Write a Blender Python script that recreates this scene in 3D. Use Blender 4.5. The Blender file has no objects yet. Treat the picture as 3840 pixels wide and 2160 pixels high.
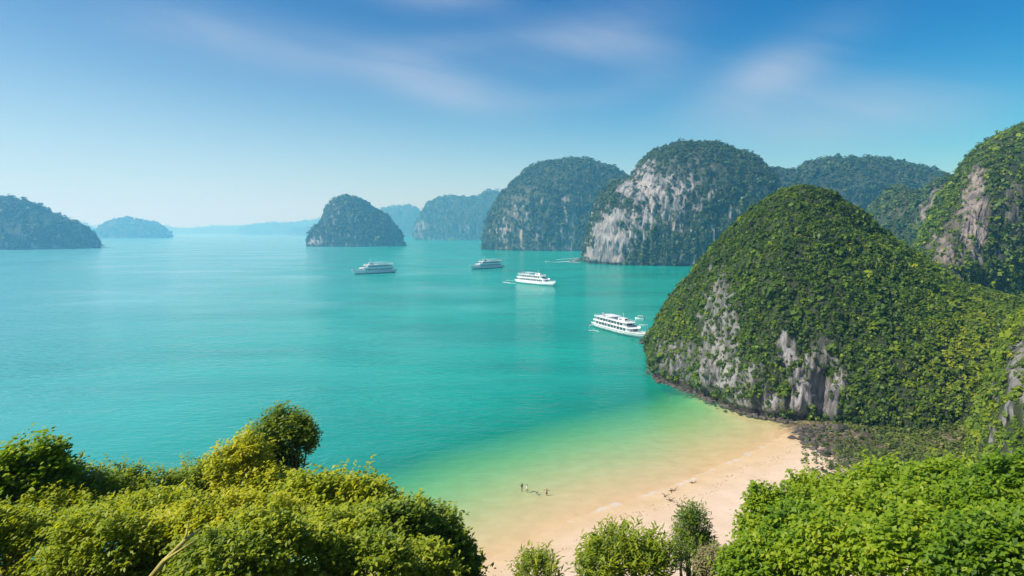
import bpy, bmesh, math, random
import numpy as np
from mathutils import Vector, Matrix

# ------------------------------------------------------------------ camera, world, sun, exposure
SC = bpy.context.scene
COL = SC.collection
RAD = math.radians
CAM_H, FPX, HORIZON = 50.0, 2560.0, 868.0
PITCH = math.atan((1080.0 - HORIZON) / FPX)
cam_data = bpy.data.cameras.new('camera')
cam_data.sensor_width = 36.0
cam_data.lens = FPX / 3840.0 * 36.0
cam_data.clip_start = 0.3
cam_data.clip_end = 80000.0
cam = bpy.data.objects.new('camera', cam_data)
COL.objects.link(cam)
cam.location = (0, 0, CAM_H)
cam.rotation_euler = (RAD(90) - PITCH, 0, 0)
SC.camera = cam

SUN_AZ, SUN_EL = RAD(-110.0), RAD(47.0)      # azimuth measured from +Y towards +X
SUN_DIR = Vector((math.sin(SUN_AZ) * math.cos(SUN_EL), math.cos(SUN_AZ) * math.cos(SUN_EL), math.sin(SUN_EL)))
SUN_STRENGTH, SKY_STRENGTH, EXPOSURE = 4.4, 0.10, 0.45
HAZE_DENSITY = 2.4e-4

world = bpy.data.worlds.new('World')
SC.world = world
world.use_nodes = True


def build_world():
    nt = world.node_tree
    nt.nodes.clear()
    N = nt.nodes.new
    L = nt.links.new

    def math_n(op, a=None, b=None, clamp=False):
        n = N('ShaderNodeMath')
        n.operation = op
        n.use_clamp = clamp
        for i, v in enumerate((a, b)):
            if v is None:
                continue
            if isinstance(v, (int, float)):
                n.inputs[i].default_value = v
            else:
                L(v, n.inputs[i])
        return n.outputs[0]

    out = N('ShaderNodeOutputWorld')
    bg = N('ShaderNodeBackground')
    sky = N('ShaderNodeTexSky')
    sky.sky_type = 'NISHITA'
    sky.sun_disc = False
    sky.sun_elevation = SUN_EL
    sky.sun_rotation = SUN_AZ
    sky.altitude = 50
    sky.air_density = 1.0
    sky.dust_density = 0.3
    sky.ozone_density = 6.0
    # the deep, saturated blue of the photograph: the same grading over the whole dome
    spl = N('ShaderNodeSeparateColor')
    L(sky.outputs[0], spl.inputs[0])
    hsv = N('ShaderNodeCombineColor')
    for i, (k, n, p) in enumerate(((3.4, 6.2, 2.7), (5.55, 6.0, 1.7), (5.3, 6.3, 1.15))):
        L(math_n('MULTIPLY', math_n('POWER', math_n('DIVIDE', spl.outputs[i], n), p), k), hsv.inputs[i])
    # thin high cloud, laid out on the dome by direction
    tc = N('ShaderNodeTexCoord')
    sep = N('ShaderNodeSeparateXYZ')
    L(tc.outputs['Generated'], sep.inputs[0])
    az = math_n('MULTIPLY', math_n('ARCTAN2', sep.outputs[0], sep.outputs[1]), 57.2958)
    el = math_n('MULTIPLY', math_n('ARCSINE', sep.outputs[2]), 57.2958)
    comb = N('ShaderNodeCombineXYZ')
    L(math_n('ADD', math_n('MULTIPLY', az, 0.055), math_n('MULTIPLY', el, 0.05)), comb.inputs[0])
    L(math_n('SUBTRACT', math_n('MULTIPLY', el, 0.20), math_n('MULTIPLY', az, -0.035)), comb.inputs[1])
    nz = N('ShaderNodeTexNoise')
    nz.inputs['Scale'].default_value = 1.0
    nz.inputs['Detail'].default_value = 8.0
    nz.inputs['Roughness'].default_value = 0.62
    nz.inputs['Distortion'].default_value = 0.5
    L(comb.outputs[0], nz.inputs['Vector'])
    base = math_n('MULTIPLY', math_n('SUBTRACT', nz.outputs['Fac'], 0.60, True), 0.5, True)
    total = base
    # (azimuth, elevation, half width, half height, tilt, strength) of the wisps above the bay
    for a0, e0, w, h, tilt, s in ((-5.2, 11.6, 5.5, 1.6, 0.22, 0.44), (-16.5, 13.6, 8, 1.8, 0.03, 0.26),
                                  (6.0, 15.2, 7.0, 2.6, -0.15, 0.26), (-25, 15.0, 5, 1.4, 0.0, 0.24),
                                  (-6.0, 18.4, 5, 1.3, 0.06, 0.42), (20.8, 12.3, 4.8, 2.0, -0.34, 0.46),
                                  (25.5, 8.6, 10, 2.8, 0.0, 0.42),
                                  (70, 22, 22, 5, 0.1, 0.4), (-75, 25, 24, 5, -0.1, 0.4), (150, 30, 40, 6, 0.1, 0.4)):
        da = math_n('SUBTRACT', az, a0)
        de = math_n('SUBTRACT', math_n('SUBTRACT', el, e0), math_n('MULTIPLY', da, -tilt))
        q = math_n('ADD', math_n('POWER', math_n('ABSOLUTE', math_n('DIVIDE', da, w)), 2.0),
                   math_n('POWER', math_n('ABSOLUTE', math_n('DIVIDE', de, h)), 2.0))
        g = math_n('MULTIPLY', math_n('POWER', 2.71828, math_n('MULTIPLY', q, -1.0)), s)
        g = math_n('MULTIPLY', g, math_n('ADD', math_n('MULTIPLY', nz.outputs['Fac'], 2.3), -0.35, True))
        total = math_n('ADD', total, g)
    # one thin looped swirl of cirrus over the middle of the bay
    qa = math_n('DIVIDE', math_n('SUBTRACT', az, 1.0), 10.5)
    qe = math_n('DIVIDE', math_n('SUBTRACT', el, 12.9), 2.5)
    ring = math_n('SUBTRACT', math_n('POWER', math_n('ADD', math_n('POWER', math_n('ABSOLUTE', qa), 2.0), math_n('POWER', math_n('ABSOLUTE', qe), 2.0)), 0.5), 1.0)
    rg = math_n('POWER', 2.71828, math_n('MULTIPLY', math_n('POWER', math_n('ABSOLUTE', math_n('DIVIDE', ring, 0.36)), 2.0), -1.0))
    total = math_n('ADD', total, math_n('MULTIPLY', rg, math_n('MULTIPLY', nz.outputs['Fac'], 0.24)))
    total = math_n('MULTIPLY', total, 0.95)
    total = math_n('MINIMUM', total, 0.75)
    mix = N('ShaderNodeMixRGB')
    mix.inputs[2].default_value = (4.5, 5.0, 6.0, 1)
    L(total, mix.inputs[0])
    # the pale veil of a humid day that thickens towards the horizon and, forward-scattering, towards the sun's side
    veil = N('ShaderNodeMixRGB')
    veil.inputs[2].default_value = (5.2, 6.1, 6.75, 1)
    elp = math_n('MAXIMUM', el, 0.0)
    glow = math_n('DIVIDE', math_n('ADD', math_n('COSINE', math_n('DIVIDE', math_n('SUBTRACT', az, math.degrees(SUN_AZ)), 57.2958)), 1.0), 2.0)
    hgt = math_n('ADD', 3.0, math_n('MULTIPLY', glow, 12.5))
    vf = math_n('MULTIPLY', math_n('POWER', 2.71828, math_n('MULTIPLY', math_n('POWER', math_n('DIVIDE', elp, hgt), 1.5), -1.0)), 0.93)
    L(vf, veil.inputs[0])
    L(hsv.outputs[0], veil.inputs[1])
    L(veil.outputs[0], mix.inputs[1])
    bg.inputs['Strength'].default_value = SKY_STRENGTH
    L(mix.outputs[0], bg.inputs['Color'])
    L(bg.outputs[0], out.inputs['Surface'])


build_world()
sun_data = bpy.data.lights.new('sun', 'SUN')
sun_data.energy = SUN_STRENGTH
sun_data.angle = RAD(0.53)
sun_data.color = (1.0, 0.95, 0.86)
sun = bpy.data.objects.new('sun', sun_data)
COL.objects.link(sun)
sun.rotation_euler = SUN_DIR.to_track_quat('Z', 'Y').to_euler()
SC.view_settings.view_transform = 'Standard'
SC.view_settings.look = 'None'
SC.view_settings.gamma = 1.0
SC.view_settings.exposure = EXPOSURE
SC.view_settings.use_curve_mapping = False
SC.render.engine = 'CYCLES'
SC.cycles.use_denoising = True
SC.cycles.max_bounces = 6
SC.cycles.diffuse_bounces = 2
SC.cycles.glossy_bounces = 2
SC.cycles.transmission_bounces = 3
SC.cycles.transparent_max_bounces = 6
SC.cycles.volume_bounces = 1

# ------------------------------------------------------------------ helpers
SEED = 7
RNG = np.random.default_rng(SEED)
random.seed(SEED)
CP, SP = math.cos(PITCH), math.sin(PITCH)


def ray(px, py):
    r, u = (px - 1920.0) / FPX, (1080.0 - py) / FPX
    return np.array([r, CP + u * SP, -SP + u * CP])


def P(px, py, y):
    """World point at depth y seen at that spot of the 3840 x 2160 photograph."""
    d = ray(px, py)
    return np.array([0, 0, CAM_H]) + d * (y / d[1])


def W(px, py, z=0.0):
    """World point on the level z seen at that spot."""
    d = ray(px, py)
    return np.array([0, 0, CAM_H]) + d * ((z - CAM_H) / d[2])


def project(p):
    q = p - np.array([0, 0, CAM_H])
    f = q[:, 1] * CP - q[:, 2] * SP
    u = q[:, 1] * SP + q[:, 2] * CP
    f = np.maximum(f, 0.1)
    return 1920 + FPX * q[:, 0] / f, 1080 - FPX * u / f


def vnoise(p, seed=0):
    """Value noise in [-1, 1] at the points p (n x 3)."""
    i = np.floor(p).astype(np.int64)
    f = p - i
    f = f * f * f * (f * (f * 6 - 15) + 10)

    def h(x, y, z):
        n = (x * 374761393 + y * 668265263 + z * 2147483647 + seed * 974711) & 0xffffffff
        n = ((n ^ (n >> 13)) * 1274126177) & 0xffffffff
        n = ((n ^ (n >> 16)) * 2246822519) & 0xffffffff
        return ((n ^ (n >> 15)) & 0xffff) / 32767.5 - 1.0
    x, y, z = i[:, 0], i[:, 1], i[:, 2]
    fx, fy, fz = f[:, 0], f[:, 1], f[:, 2]

    def lx(y, z):
        return h(x, y, z) * (1 - fx) + h(x + 1, y, z) * fx

    def ly(z):
        return lx(y, z) * (1 - fy) + lx(y + 1, z) * fy
    return ly(z) * (1 - fz) + ly(z + 1) * fz


def fbm(p, octaves=4, seed=0, gain=0.5):
    a, s, t, n = 1.0, 1.0, 0.0, 0.0
    for k in range(octaves):
        t = t + a * vnoise(p * s + 17.3 * k, seed + k)
        n += a
        a *= gain
        s *= 2.03
    return t / n


def smooth(a, b, x):
    t = np.clip((x - a) / (b - a), 0, 1)
    return t * t * (3 - 2 * t)


def mesh_np(name, verts, faces, mat=None, parent=None, attrs=None, smooth_shade=False):
    """faces: n x 4 (or n x 3) index array. attrs: {name: per-vertex float array}."""
    me = bpy.data.meshes.new(name)
    verts = np.asarray(verts, np.float32)
    faces = np.asarray(faces, np.int32)
    n, k = faces.shape
    me.vertices.add(len(verts))
    me.vertices.foreach_set('co', verts.ravel())
    me.loops.add(n * k)
    me.loops.foreach_set('vertex_index', faces.ravel())
    me.polygons.add(n)
    me.polygons.foreach_set('loop_start', np.arange(0, n * k, k, dtype=np.int32))
    me.polygons.foreach_set('loop_total', np.full(n, k, np.int32))
    if smooth_shade:
        me.polygons.foreach_set('use_smooth', np.ones(n, bool))
    for an, av in (attrs or {}).items():
        a = me.attributes.new(an, 'FLOAT', 'POINT')
        a.data.foreach_set('value', np.asarray(av, np.float32))
    me.update(calc_edges=True)
    me.validate()
    if mat:
        me.materials.append(mat)
    o = bpy.data.objects.new(name, me)
    COL.objects.link(o)
    if parent:
        o.parent = parent
    return o


def tag(o, label=None, cat=None, group=None, kind=None):
    if label:
        o['label'] = label
    if cat:
        o['category'] = cat
    if group:
        o['group'] = group
    if kind:
        o['kind'] = kind
    return o


def empty(name, loc=(0, 0, 0), rz=0.0):
    o = bpy.data.objects.new(name, None)
    COL.objects.link(o)
    o.location = loc
    o.rotation_euler = (0, 0, rz)
    o.empty_display_size = 0.5
    return o


class MB:
    """Collects boxes, lofts and tubes into one mesh."""

    def __init__(self):
        self.v, self.f = [], []

    def add(self, verts, faces):
        b = len(self.v)
        self.v += [tuple(map(float, q)) for q in verts]
        self.f += [tuple(i + b for i in f) for f in faces]
        return self

    def box(self, x0, x1, y0, y1, z0, z1):
        return self.add([(x0, y0, z0), (x1, y0, z0), (x1, y1, z0), (x0, y1, z0), (x0, y0, z1), (x1, y0, z1), (x1, y1, z1), (x0, y1, z1)],
                        [(3, 2, 1, 0), (4, 5, 6, 7), (0, 1, 5, 4), (1, 2, 6, 5), (2, 3, 7, 6), (3, 0, 4, 7)])

    def prism(self, outline, z0, z1):
        n = len(outline)
        v = [(x, y, z0) for x, y in outline] + [(x, y, z1) for x, y in outline]
        f = [tuple(range(n - 1, -1, -1)), tuple(range(n, 2 * n))] + [(i, (i + 1) % n, n + (i + 1) % n, n + i) for i in range(n)]
        return self.add(v, f)

    def loft(self, rings, caps=True, closed=True):
        k = len(rings[0])
        v = [p for r in rings for p in r]
        f = []
        for a in range(len(rings) - 1):
            for i in range(k if closed else k - 1):
                j = (i + 1) % k
                f.append((a * k + i, a * k + j, (a + 1) * k + j, (a + 1) * k + i))
        if caps:
            f += [tuple(range(k - 1, -1, -1)), tuple((len(rings) - 1) * k + i for i in range(k))]
        return self.add(v, f)

    def tube(self, pts, rads, sides=6):
        pts = [Vector(p) for p in pts]
        rings = []
        for i, p in enumerate(pts):
            d = (pts[min(i + 1, len(pts) - 1)] - pts[max(i - 1, 0)]).normalized()
            a = d.cross(Vector((0.31, 0.17, 0.94) if abs(d.z) < 0.9 else (1, 0, 0))).normalized()
            b = d.cross(a)
            r = rads[i] if hasattr(rads, '__len__') else rads
            rings.append([p + (a * math.cos(t) + b * math.sin(t)) * r for t in [2 * math.pi * k / sides for k in range(sides)]])
        return self.loft(rings)

    def build(self, name, mat, parent=None, shade=False, bevel=0):
        me = bpy.data.meshes.new(name)
        me.from_pydata(self.v, [], self.f)
        me.validate()
        if bevel:
            bm = bmesh.new()
            bm.from_mesh(me)
            bmesh.ops.bevel(bm, geom=bm.edges[:], offset=bevel, segments=1, affect='EDGES')
            bm.to_mesh(me)
            bm.free()
        bm = bmesh.new()
        bm.from_mesh(me)
        bmesh.ops.recalc_face_normals(bm, faces=bm.faces[:])
        bm.to_mesh(me)
        bm.free()
        if shade:
            for p in me.polygons:
                p.use_smooth = True
        me.update()
        if mat:
            me.materials.append(mat)
        o = bpy.data.objects.new(name, me)
        COL.objects.link(o)
        if parent:
            o.parent = parent
        return o


# ------------------------------------------------------------------ materials
def new_mat(name):
    m = bpy.data.materials.new(name)
    m.use_nodes = True
    nt = m.node_tree
    nt.nodes.clear()
    return m, nt, nt.nodes.new, nt.links.new


def ramp(nt, fac, stops, interp='LINEAR'):
    r = nt.nodes.new('ShaderNodeValToRGB')
    r.color_ramp.interpolation = interp
    e = r.color_ramp.elements
    while len(e) > 1:
        e.remove(e[-1])
    e[0].position = stops[0][0]
    e[0].color = (*stops[0][1], 1)
    for p, c in stops[1:]:
        x = e.new(p)
        x.color = (*c, 1)
    nt.links.new(fac, r.inputs[0])
    return r.outputs[0]


def noise(nt, vec, scale, detail=3, rough=0.55, dist=0.0):
    n = nt.nodes.new('ShaderNodeTexNoise')
    n.inputs['Scale'].default_value = scale
    n.inputs['Detail'].default_value = detail
    n.inputs['Roughness'].default_value = rough
    n.inputs['Distortion'].default_value = dist
    if vec is not None:
        nt.links.new(vec, n.inputs['Vector'])
    return n.outputs['Fac']


def mapped(nt, scale, loc=(0, 0, 0)):
    g = nt.nodes.new('ShaderNodeNewGeometry')
    m = nt.nodes.new('ShaderNodeMapping')
    m.inputs['Scale'].default_value = scale
    m.inputs['Location'].default_value = loc
    nt.links.new(g.outputs['Position'], m.inputs['Vector'])
    return m.outputs[0]


def mixc(nt, fac, a, b, mode='MIX'):
    m = nt.nodes.new('ShaderNodeMixRGB')
    m.blend_type = mode
    for i, v in enumerate((fac, a, b)):
        if isinstance(v, (int, float)):
            m.inputs[i].default_value = v
        elif isinstance(v, tuple):
            m.inputs[i].default_value = (*v, 1)
        else:
            nt.links.new(v, m.inputs[i])
    return m.outputs[0]


def mathn(nt, op, a, b=0.0, clamp=False):
    n = nt.nodes.new('ShaderNodeMath')
    n.operation = op
    n.use_clamp = clamp
    for i, v in enumerate((a, b)):
        if isinstance(v, (int, float)):
            n.inputs[i].default_value = v
        else:
            nt.links.new(v, n.inputs[i])
    return n.outputs[0]


def leaf_mat(name, stops, translucent=0.3, gloss=0.35):
    m, nt, N, L = new_mat(name)
    at = N('ShaderNodeAttribute')
    at.attribute_name = 'tint'
    col = ramp(nt, at.outputs['Fac'], stops)
    pr = N('ShaderNodeBsdfPrincipled')
    pr.inputs['Roughness'].default_value = 0.55
    pr.inputs['Specular IOR Level'].default_value = gloss
    L(col, pr.inputs['Base Color'])
    tr = N('ShaderNodeBsdfTranslucent')
    L(mixc(nt, 1.0, col, (1.35, 1.25, 0.5), 'MULTIPLY'), tr.inputs['Color'])
    mx = N('ShaderNodeMixShader')
    mx.inputs[0].default_value = translucent
    L(pr.outputs[0], mx.inputs[1])
    L(tr.outputs[0], mx.inputs[2])
    o = N('ShaderNodeOutputMaterial')
    L(mx.outputs[0], o.inputs['Surface'])
    return m


def rock_mat(name, scale=1.0, dark=(0.075, 0.072, 0.075), mid=(0.21, 0.20, 0.20), pale=(0.50, 0.46, 0.42), warm=(0.48, 0.36, 0.27), band=1.6):
    m, nt, N, L = new_mat(name)
    v = mapped(nt, (1 / scale, 1 / scale, 0.20 / scale))
    n1 = noise(nt, v, 0.55, 5, 0.62, 0.6)
    c = ramp(nt, n1, ((0.30, dark), (0.44, mid), (0.56, pale), (0.70, tuple(min(1, x * 1.2) for x in pale))))
    n2 = noise(nt, mapped(nt, (1 / scale,) * 3, (31, 7, 3)), 0.11, 3)
    c = mixc(nt, ramp(nt, n2, ((0.48, (0, 0, 0)), (0.64, (1, 1, 1)))), c, mixc(nt, 0.55, c, warm))
    # dark weathering streaks that run down the face
    n3 = noise(nt, mapped(nt, (1.5 / scale, 1.5 / scale, 0.10 / scale), (5, 9, 1)), 0.8, 4, 0.6, 0.4)
    c = mixc(nt, ramp(nt, n3, ((0.52, (0, 0, 0)), (0.66, (0.8, 0.8, 0.8)))), c, dark)
    # humus and low growth where the woods stand
    vg = N('ShaderNodeAttribute')
    vg.attribute_name = 'veg'
    c = mixc(nt, vg.outputs['Fac'], c, mixc(nt, n1, (0.018, 0.028, 0.008), (0.05, 0.07, 0.02)))
    # the tide mark: a band of dark growth just above the water
    g = N('ShaderNodeNewGeometry')
    s = N('ShaderNodeSeparateXYZ')
    L(g.outputs['Position'], s.inputs[0])
    zz = mathn(nt, 'ADD', s.outputs[2], mathn(nt, 'MULTIPLY', noise(nt, mapped(nt, (0.3, 0.3, 0.3)), 0.6), -band))
    c = mixc(nt, ramp(nt, mathn(nt, 'DIVIDE', zz, band * 2), ((0.25, (1, 1, 1)), (0.5, (0, 0, 0)))), c, (0.045, 0.036, 0.028))
    pr = N('ShaderNodeBsdfPrincipled')
    pr.inputs['Roughness'].default_value = 0.85
    L(c, pr.inputs['Base Color'])
    b = N('ShaderNodeBump')
    b.inputs['Strength'].default_value = 0.9
    b.inputs['Distance'].default_value = 0.9 * scale
    L(noise(nt, v, 1.5, 5, 0.65), b.inputs['Height'])
    L(b.outputs[0], pr.inputs['Normal'])
    o = N('ShaderNodeOutputMaterial')
    L(pr.outputs[0], o.inputs['Surface'])
    return m


def plain(name, col, rough=0.5, metal=0.0, var=0.12, scale=3.0, spec=0.5):
    """Paint with a little uneven wear."""
    m, nt, N, L = new_mat(name)
    tc = N('ShaderNodeTexCoord')
    n = noise(nt, tc.outputs['Object'], scale, 4)
    c = ramp(nt, n, ((0.3, tuple(x * (1 - var) for x in col)), (0.7, tuple(min(1, x * (1 + var)) for x in col))))
    pr = N('ShaderNodeBsdfPrincipled')
    pr.inputs['Roughness'].default_value = rough
    pr.inputs['Metallic'].default_value = metal
    pr.inputs['Specular IOR Level'].default_value = spec
    L(c, pr.inputs['Base Color'])
    o = N('ShaderNodeOutputMaterial')
    L(pr.outputs[0], o.inputs['Surface'])
    return m


M = {}
M['leaf_near'] = leaf_mat('leaf_near', ((0.0, (0.045, 0.095, 0.012)), (0.3, (0.145, 0.23, 0.016)), (0.6, (0.31, 0.39, 0.014)), (0.85, (0.48, 0.52, 0.016)), (1.0, (0.58, 0.56, 0.03))), 0.5, 0.5)
M['leaf_bright'] = leaf_mat('leaf_bright', ((0.0, (0.02, 0.06, 0.005)), (0.3, (0.075, 0.17, 0.007)), (0.6, (0.19, 0.32, 0.008)), (0.85, (0.31, 0.42, 0.012)), (1.0, (0.42, 0.48, 0.03))), 0.48, 0.45)
M['leaf_hill'] = leaf_mat('leaf_hill', ((0.0, (0.014, 0.036, 0.005)), (0.3, (0.050, 0.105, 0.009)), (0.6, (0.12, 0.20, 0.012)), (0.85, (0.23, 0.31, 0.014)), (1.0, (0.34, 0.38, 0.02))), 0.35)
M['leaf_far'] = leaf_mat('leaf_far', ((0.0, (0.018, 0.036, 0.018)), (0.4, (0.040, 0.080, 0.026)), (0.75, (0.085, 0.14, 0.030)), (1.0, (0.17, 0.21, 0.05))), 0.2, 0.2)
M['leaf_dry'] = leaf_mat('leaf_dry', ((0.0, (0.04, 0.05, 0.02)), (0.4, (0.10, 0.12, 0.04)), (0.75, (0.20, 0.20, 0.07)), (1.0, (0.30, 0.24, 0.12))), 0.25)
M['leaf_scrub'] = leaf_mat('leaf_scrub', ((0.0, (0.03, 0.05, 0.012)), (0.4, (0.085, 0.13, 0.02)), (0.75, (0.18, 0.22, 0.03)), (1.0, (0.30, 0.26, 0.10))), 0.3)
M['bark'] = plain('bark', (0.13, 0.095, 0.065), 0.9, 0, 0.4, 6)
M['rock_near'] = rock_mat('rock_near', 1.5, dark=(0.05, 0.047, 0.05), mid=(0.15, 0.145, 0.145), pale=(0.35, 0.335, 0.325), warm=(0.27, 0.235, 0.205))
M['rock_island'] = rock_mat('rock_island', 5.0, mid=(0.17, 0.17, 0.18), pale=(0.36, 0.35, 0.35), band=2.6)
M['rock_cliff'] = rock_mat('rock_cliff', 4.0, dark=(0.08, 0.08, 0.09), mid=(0.22, 0.215, 0.22), pale=(0.36, 0.345, 0.335), warm=(0.50, 0.43, 0.37), band=3.0)
M['rock_warm'] = rock_mat('rock_warm', 5.0, mid=(0.17, 0.145, 0.13), pale=(0.34, 0.285, 0.24), warm=(0.38, 0.28, 0.20))
M['rock_dark'] = rock_mat('rock_dark', 0.8, dark=(0.02, 0.018, 0.017), mid=(0.06, 0.052, 0.045), pale=(0.15, 0.13, 0.11), warm=(0.16, 0.11, 0.06), band=0.01)
M['white'] = plain('white_paint', (0.84, 0.85, 0.84), 0.35, 0, 0.05, 0.6)
M['worn_white'] = plain('worn_white_paint', (0.55, 0.62, 0.60), 0.5, 0, 0.12, 0.5)
M['deck'] = plain('deck_paint', (0.42, 0.40, 0.37), 0.7, 0, 0.2, 0.8)
M['glass'] = plain('dark_glass', (0.03, 0.045, 0.055), 0.08, 0, 0.2, 0.5)
M['rail'] = plain('rail_paint', (0.72, 0.73, 0.74), 0.4)
M['orange'] = plain('orange_paint', (0.55, 0.16, 0.04), 0.5)
M['red'] = plain('red_paint', (0.42, 0.07, 0.05), 0.5)
M['wood'] = plain('wood', (0.28, 0.17, 0.09), 0.6, 0, 0.25, 2)
M['hull_dark'] = plain('antifouling', (0.05, 0.07, 0.09), 0.6)
M['grey'] = plain('grey_paint', (0.30, 0.32, 0.34), 0.5)


def foam_mat():
    m, nt, N, L = new_mat('foam')
    at = N('ShaderNodeAttribute')
    at.attribute_name = 'dense'
    n = noise(nt, mapped(nt, (1, 1, 1)), 0.22, 6, 0.7, 0.5)
    a = mathn(nt, 'MULTIPLY', mathn(nt, 'SUBTRACT', mathn(nt, 'ADD', at.outputs['Fac'], n), 0.78, True), 2.6, True)
    df = N('ShaderNodeBsdfDiffuse')
    df.inputs['Color'].default_value = (0.85, 0.9, 0.9, 1)
    tr = N('ShaderNodeBsdfTransparent')
    mx = N('ShaderNodeMixShader')
    L(a, mx.inputs[0])
    L(tr.outputs[0], mx.inputs[1])
    L(df.outputs[0], mx.inputs[2])
    o = N('ShaderNodeOutputMaterial')
    L(mx.outputs[0], o.inputs['Surface'])
    return m


M['foam'] = foam_mat()


def water_mat():
    m, nt, N, L = new_mat('sea_water')
    at = N('ShaderNodeAttribute')
    at.attribute_name = 'depth'
    d = at.outputs['Fac']
    # body: light scattered back by the turbid water; thin water lets the sand through
    n = ramp(nt, noise(nt, mapped(nt, (0.6, 1.5, 1)), 0.011, 5, 0.6, 0.6), ((0.36, (0, 0, 0)), (0.64, (1, 1, 1))))
    deep = mixc(nt, n, (0.000, 0.285, 0.215), (0.001, 0.385, 0.285))
    # pale blue painted in on the left, standing for reflected bright sky
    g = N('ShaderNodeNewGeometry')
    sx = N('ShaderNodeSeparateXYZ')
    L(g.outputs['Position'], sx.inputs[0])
    sheen_pos = mathn(nt, 'ADD', mathn(nt, 'ADD', sx.outputs[0], mathn(nt, 'MULTIPLY', sx.outputs[1], 0.20)), mathn(nt, 'MULTIPLY', mathn(nt, 'SUBTRACT', noise(nt, mapped(nt, (1, 1, 1)), 0.008, 3), 0.5), 120.0))
    sheen_fac = ramp(nt, mathn(nt, 'DIVIDE', mathn(nt, 'ADD', sheen_pos, 190.0), 220.0, True), ((0.0, (0.85,) * 3), (1.0, (0, 0, 0))))
    deep = mixc(nt, sheen_fac, deep, (0.12, 0.42, 0.45))
    shallow = (0.22, 0.70, 0.34)
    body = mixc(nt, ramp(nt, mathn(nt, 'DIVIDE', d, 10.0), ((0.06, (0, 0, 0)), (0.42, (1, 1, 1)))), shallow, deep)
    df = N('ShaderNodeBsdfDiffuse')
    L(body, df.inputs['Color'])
    # absorption on the way down and again on the way up
    k = N('ShaderNodeCombineXYZ')
    for i, a in enumerate((0.26, 0.0, 0.14)):
        L(mathn(nt, 'POWER', math.exp(-a), d), k.inputs[i])
    tr = N('ShaderNodeBsdfTransparent')
    L(k.outputs[0], tr.inputs['Color'])
    fac = mathn(nt, 'SUBTRACT', 1.0, mathn(nt, 'POWER', math.exp(-0.19), d))
    mx = N('ShaderNodeMixShader')
    L(fac, mx.inputs[0])
    L(tr.outputs[0], mx.inputs[1])
    L(df.outputs[0], mx.inputs[2])
    gl = N('ShaderNodeBsdfGlossy')
    gl.inputs['Roughness'].default_value = 0.12
    gl.inputs['Color'].default_value = (1, 1, 1, 1)
    # wind ripples on a low swell
    v1 = mapped(nt, (0.75, 1.5, 1.0))
    h = mathn(nt, 'ADD', noise(nt, v1, 0.30, 3, 0.55, 0.6), mathn(nt, 'MULTIPLY', noise(nt, mapped(nt, (0.5, 1.1, 1.0), (40, 3, 0)), 0.06, 2), 1.6))
    b = N('ShaderNodeBump')
    b.inputs['Distance'].default_value = 0.9
    gust = ramp(nt, noise(nt, mapped(nt, (1, 1.6, 1)), 0.006, 3), ((0.36, (0.12,) * 3), (0.64, (0.85,) * 3)))
    L(mathn(nt, 'MULTIPLY', gust, ramp(nt, mathn(nt, 'DIVIDE', d, 6.0), ((0.0, (0.25,) * 3), (1.0, (1, 1, 1))))), b.inputs['Strength'])
    L(h, b.inputs['Height'])
    L(b.outputs[0], gl.inputs['Normal'])
    L(b.outputs[0], df.inputs['Normal'])
    fr = N('ShaderNodeFresnel')
    fr.inputs['IOR'].default_value = 1.30
    L(b.outputs[0], fr.inputs['Normal'])
    mx2 = N('ShaderNodeMixShader')
    L(mathn(nt, 'MINIMUM', mathn(nt, 'MULTIPLY', fr.outputs[0], 0.72), 0.5), mx2.inputs[0])
    L(mx.outputs[0], mx2.inputs[1])
    L(gl.outputs[0], mx2.inputs[2])
    o = N('ShaderNodeOutputMaterial')
    L(mx2.outputs[0], o.inputs['Surface'])
    return m


M['water'] = water_mat()


def ground_mat():
    m, nt, N, L = new_mat('ground')
    at = N('ShaderNodeAttribute')
    at.attribute_name = 'soil'
    wt = N('ShaderNodeAttribute')
    wt.attribute_name = 'wet'
    n = noise(nt, mapped(nt, (1, 1, 1)), 0.25, 5, 0.6)
    sand = ramp(nt, n, ((0.3, (0.62, 0.47, 0.32)), (0.7, (0.72, 0.56, 0.41))))
    n4 = noise(nt, mapped(nt, (1, 1, 1)), 3.0, 4, 0.7)
    sand = mixc(nt, ramp(nt, n4, ((0.62, (0, 0, 0)), (0.75, (0.4, 0.4, 0.4)))), sand, (0.42, 0.31, 0.20))
    sand = mixc(nt, wt.outputs['Fac'], sand, mixc(nt, 1.0, sand, (0.92, 0.86, 0.66), 'MULTIPLY'))
    n2 = noise(nt, mapped(nt, (1, 1, 1)), 0.7, 6, 0.7)
    soil = ramp(nt, n2, ((0.3, (0.035, 0.03, 0.02)), (0.5, (0.10, 0.085, 0.05)), (0.7, (0.20, 0.16, 0.10))))
    c = mixc(nt, mathn(nt, 'MULTIPLY', mathn(nt, 'SUBTRACT', mathn(nt, 'ADD', at.outputs['Fac'], n2), 0.85, True), 4.0, True), sand, soil)
    pr = N('ShaderNodeBsdfPrincipled')
    pr.inputs['Roughness'].default_value = 0.9
    pr.inputs['Specular IOR Level'].default_value = 0.2
    L(c, pr.inputs['Base Color'])
    b = N('ShaderNodeBump')
    b.inputs['Strength'].default_value = 0.35
    b.inputs['Distance'].default_value = 0.12
    L(noise(nt, mapped(nt, (1, 1, 1)), 1.2, 5, 0.65), b.inputs['Height'])
    L(b.outputs[0], pr.inputs['Normal'])
    o = N('ShaderNodeOutputMaterial')
    L(pr.outputs[0], o.inputs['Surface'])
    return m


M['ground'] = ground_mat()

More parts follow.
